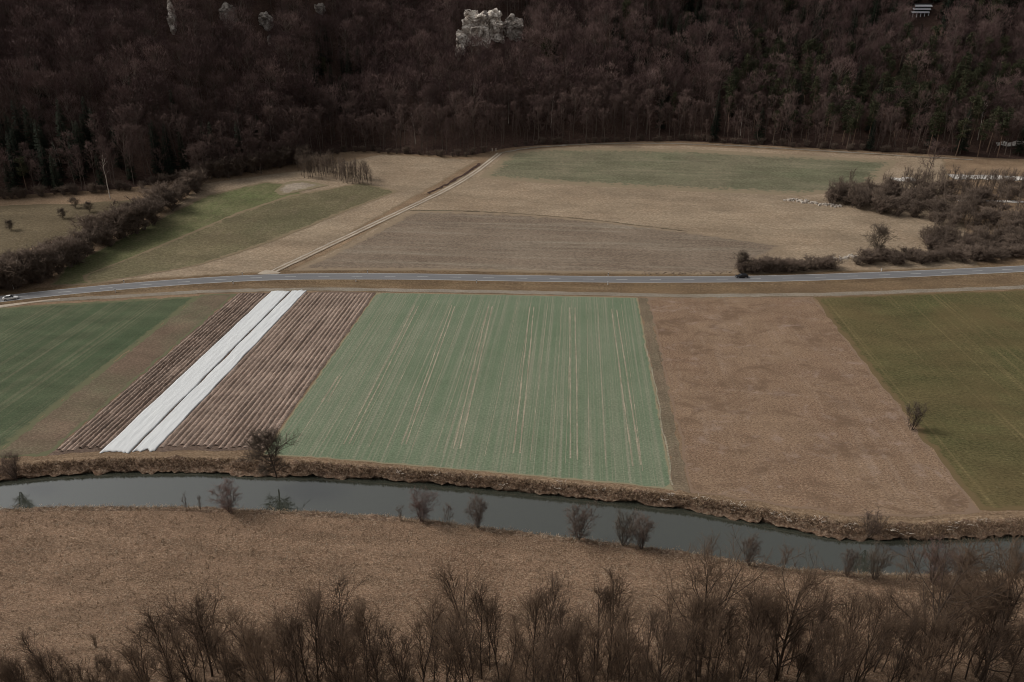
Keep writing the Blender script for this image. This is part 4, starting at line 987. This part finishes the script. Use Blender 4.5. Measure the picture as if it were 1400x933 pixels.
# ---------------------------------------------------------------- cars
def loft_body(secs, mat, name, parent):
    """secs: list of (x, half width bottom, half width mid, half width top, z bottom, z mid, z top)"""
    v = []; f = []
    for x, wb, wm, wt, zb, zm, zt in secs:
        v += [(x, -wb, zb), (x, -wm, zm), (x, -wt, zt), (x, wt, zt), (x, wm, zm), (x, wb, zb)]
    n = len(secs)
    for i in range(n - 1):
        for j in range(6):
            k = (j + 1) % 6; f.append((i * 6 + j, (i + 1) * 6 + j, (i + 1) * 6 + k, i * 6 + k))
    f.append(tuple(range(6))[::-1]); f.append(tuple((n - 1) * 6 + j for j in range(6)))
    o = obj(name, mesh(name, v, f, [mat], True), parent)
    b = o.modifiers.new('bevel', 'BEVEL'); b.width = .05; b.segments = 2; b.limit_method = 'ANGLE'; b.angle_limit = R(25)
    return o
def car(label, loc, rz, paint, estate):
    e = empty('car', loc, rz); tag(e, label, 'car')
    body = loft_body([(-2.2, .70, .78, .70, .42, .62, .92), (-2.05, .80, .88, .80, .26, .62, .98), (-1.2, .84, .90, .82, .22, .62, 1.0), (.6, .84, .90, .82, .22, .62, .96), (1.4, .82, .89, .76, .22, .6, .86), (2.05, .74, .84, .66, .28, .55, .74), (2.22, .60, .74, .60, .38, .52, .64)], paint, 'body', e)
    rear = -2.0 if estate else -1.55
    loft_body([(rear, .68, .66, .60, .93, 1.0, 1.06), (rear + .35, .78, .72, .60, .95, 1.2, 1.40), (-.6, .80, .74, .61, .95, 1.22, 1.46), (.2, .80, .74, .60, .95, 1.2, 1.44), (.95, .78, .73, .62, .92, .96, 1.02)], M['glass'], 'window', e)
    loft_body([(rear + .40, .57, .59, .56, 1.405, 1.42, 1.45), (-.6, .60, .615, .58, 1.44, 1.47, 1.50), (.18, .57, .595, .56, 1.42, 1.45, 1.475)], paint, 'roof', e)
    for sy in (-1, 1):
        for px_ in (-.35,):
            m = MB(); m.box((px_, sy * .70, 1.19), (.10, .12, .50)); m.build('pillar', paint, e)
        for x in (-1.32, 1.36):
            m = MB(); m.cyl((x, sy * .72, .32), (x, sy * .92, .32), .32, .32, 16); wl = m.build('wheel', M['tyre'], e)
            m = MB(); m.cyl((x, sy * .90, .32), (x, sy * .935, .32), .20, .19, 12); m.build('rim', M['rim'], wl)
        m = MB(); m.box((2.10, sy * .56, .64), (.22, .26, .12)); m.build('headlight', M['lamp_clear'], e)
        m = MB(); m.box((-2.17, sy * .60, .80), (.12, .26, .16)); m.build('taillight', M['lamp_red'], e)
        m = MB(); m.box((.72, sy * .96, 1.0), (.16, .16, .13)); m.build('mirror', paint, e)
    return e
def on_road(px, side):
    P = plane(px, 390); xs = np.arange(-340, 340, .5)
    ys = fi(fine)(xs); pj = [proj((a, b, .5))[0] for a, b in zip(xs, ys)]
    i = int(np.argmin(np.abs(np.array(pj) - px))); tx, ty = xs[i + 2] - xs[i - 2], ys[i + 2] - ys[i - 2]; l = math.hypot(tx, ty)
    return xs[i] - ty / l * side, ys[i] + tx / l * side, math.atan2(ty, tx)
x, y, a = on_road(16, -1.6); car('small white car driving on the road at the left edge', (x, y, .50), a, M['white_paint'], False)
x, y, a = on_road(1016, 1.6); car('black estate car driving on the road beside the hedge', (x, y, .50), a + math.pi, M['black_paint'], True)

# ---------------------------------------------------------------- roadside marker posts
def post(px, side, label, hgt=1.25):
    x, y, a = on_road(px, side); e = empty('marker_post', (x, y, 0.05), a); tag(e, label, 'marker post', 'roadside marker posts')
    m = MB(); m.box((0, 0, .45 * hgt), (.26, .22, .9 * hgt)); m.build('post', M['post_white'], e)
    m = MB(); m.box((0, 0, .92 * hgt), (.265, .225, .22)); m.build('black_band', M['post_black'], e)
    m = MB(); m.box((0, 0, 1.08 * hgt), (.26, .22, .1), 0, 0, .6); m.build('cap', M['post_white'], e)
for px, s_, lb in ((162, -4.6, 'white marker post on the near verge, first right of the white car'), (167, 4.6, 'white marker post on the far verge, first right of the white car'), (323, -4.6, 'white marker post on the near verge left of the track junction'), (329, 4.6, 'white marker post on the far verge left of the track junction'), (490, -4.6, 'white marker post on the near verge right of the track junction'), (499, 4.6, 'white marker post on the far verge right of the track junction'), (653, -4.6, 'white marker post on the near verge above the wheat field centre'), (830, -4.6, 'white marker post on the near verge above the wheat field right corner'), (834, 4.6, 'white marker post on the far verge above the wheat field right corner'), (1215, 4.6, 'white marker post on the far verge before the right hedge')):
    post(px, s_, lb)
P = at(19, 396); e = empty('road_sign', (P[0], P[1], P[2]), 0); tag(e, 'thin road sign post behind the white car', 'sign')
m = MB(); m.cyl((0, 0, -.1), (0, 0, 2.8), .06, .06, 8); m.build('pole', M['post_white'], e); m = MB(); m.box((0, -.08, 2.5), (.7, .05, .7)); m.build('panel', M['gravel'], e)
for px, lb in ((673, 'left of two short pale posts at the top of the gravel track'), (678, 'right of two short pale posts at the top of the gravel track')):
    P = at(px, 207); m = MB(); m.box((0, 0, .6), (.55, .55, 1.4), 0, 0, .8); m.box((0, 0, 1.36), (.7, .7, .12)); o = m.build('wooden_post', M['pale_wood'], None, False, tuple(P)); tag(o, lb, 'post', 'pale posts at the track end')

# ---------------------------------------------------------------- labels: count off the few that share one
ORD = ['first', 'second', 'third', 'fourth', 'fifth', 'sixth', 'seventh', 'eighth', 'ninth', 'tenth', 'eleventh', 'twelfth']
same = {}
for o in col.objects:
    if o.parent is None and o.get('category') in ('tree', 'sapling', 'shrub'): same.setdefault(o['label'], []).append(o)
for lb, os_ in same.items():
    if 1 < len(os_) <= 12 and 'undergrowth' not in lb and len(lb.split()) <= 13:
        os_.sort(key=lambda o: proj(o.location)[0])
        for k, o in enumerate(os_): o['label'] = '%s from left: %s' % (ORD[k], lb)
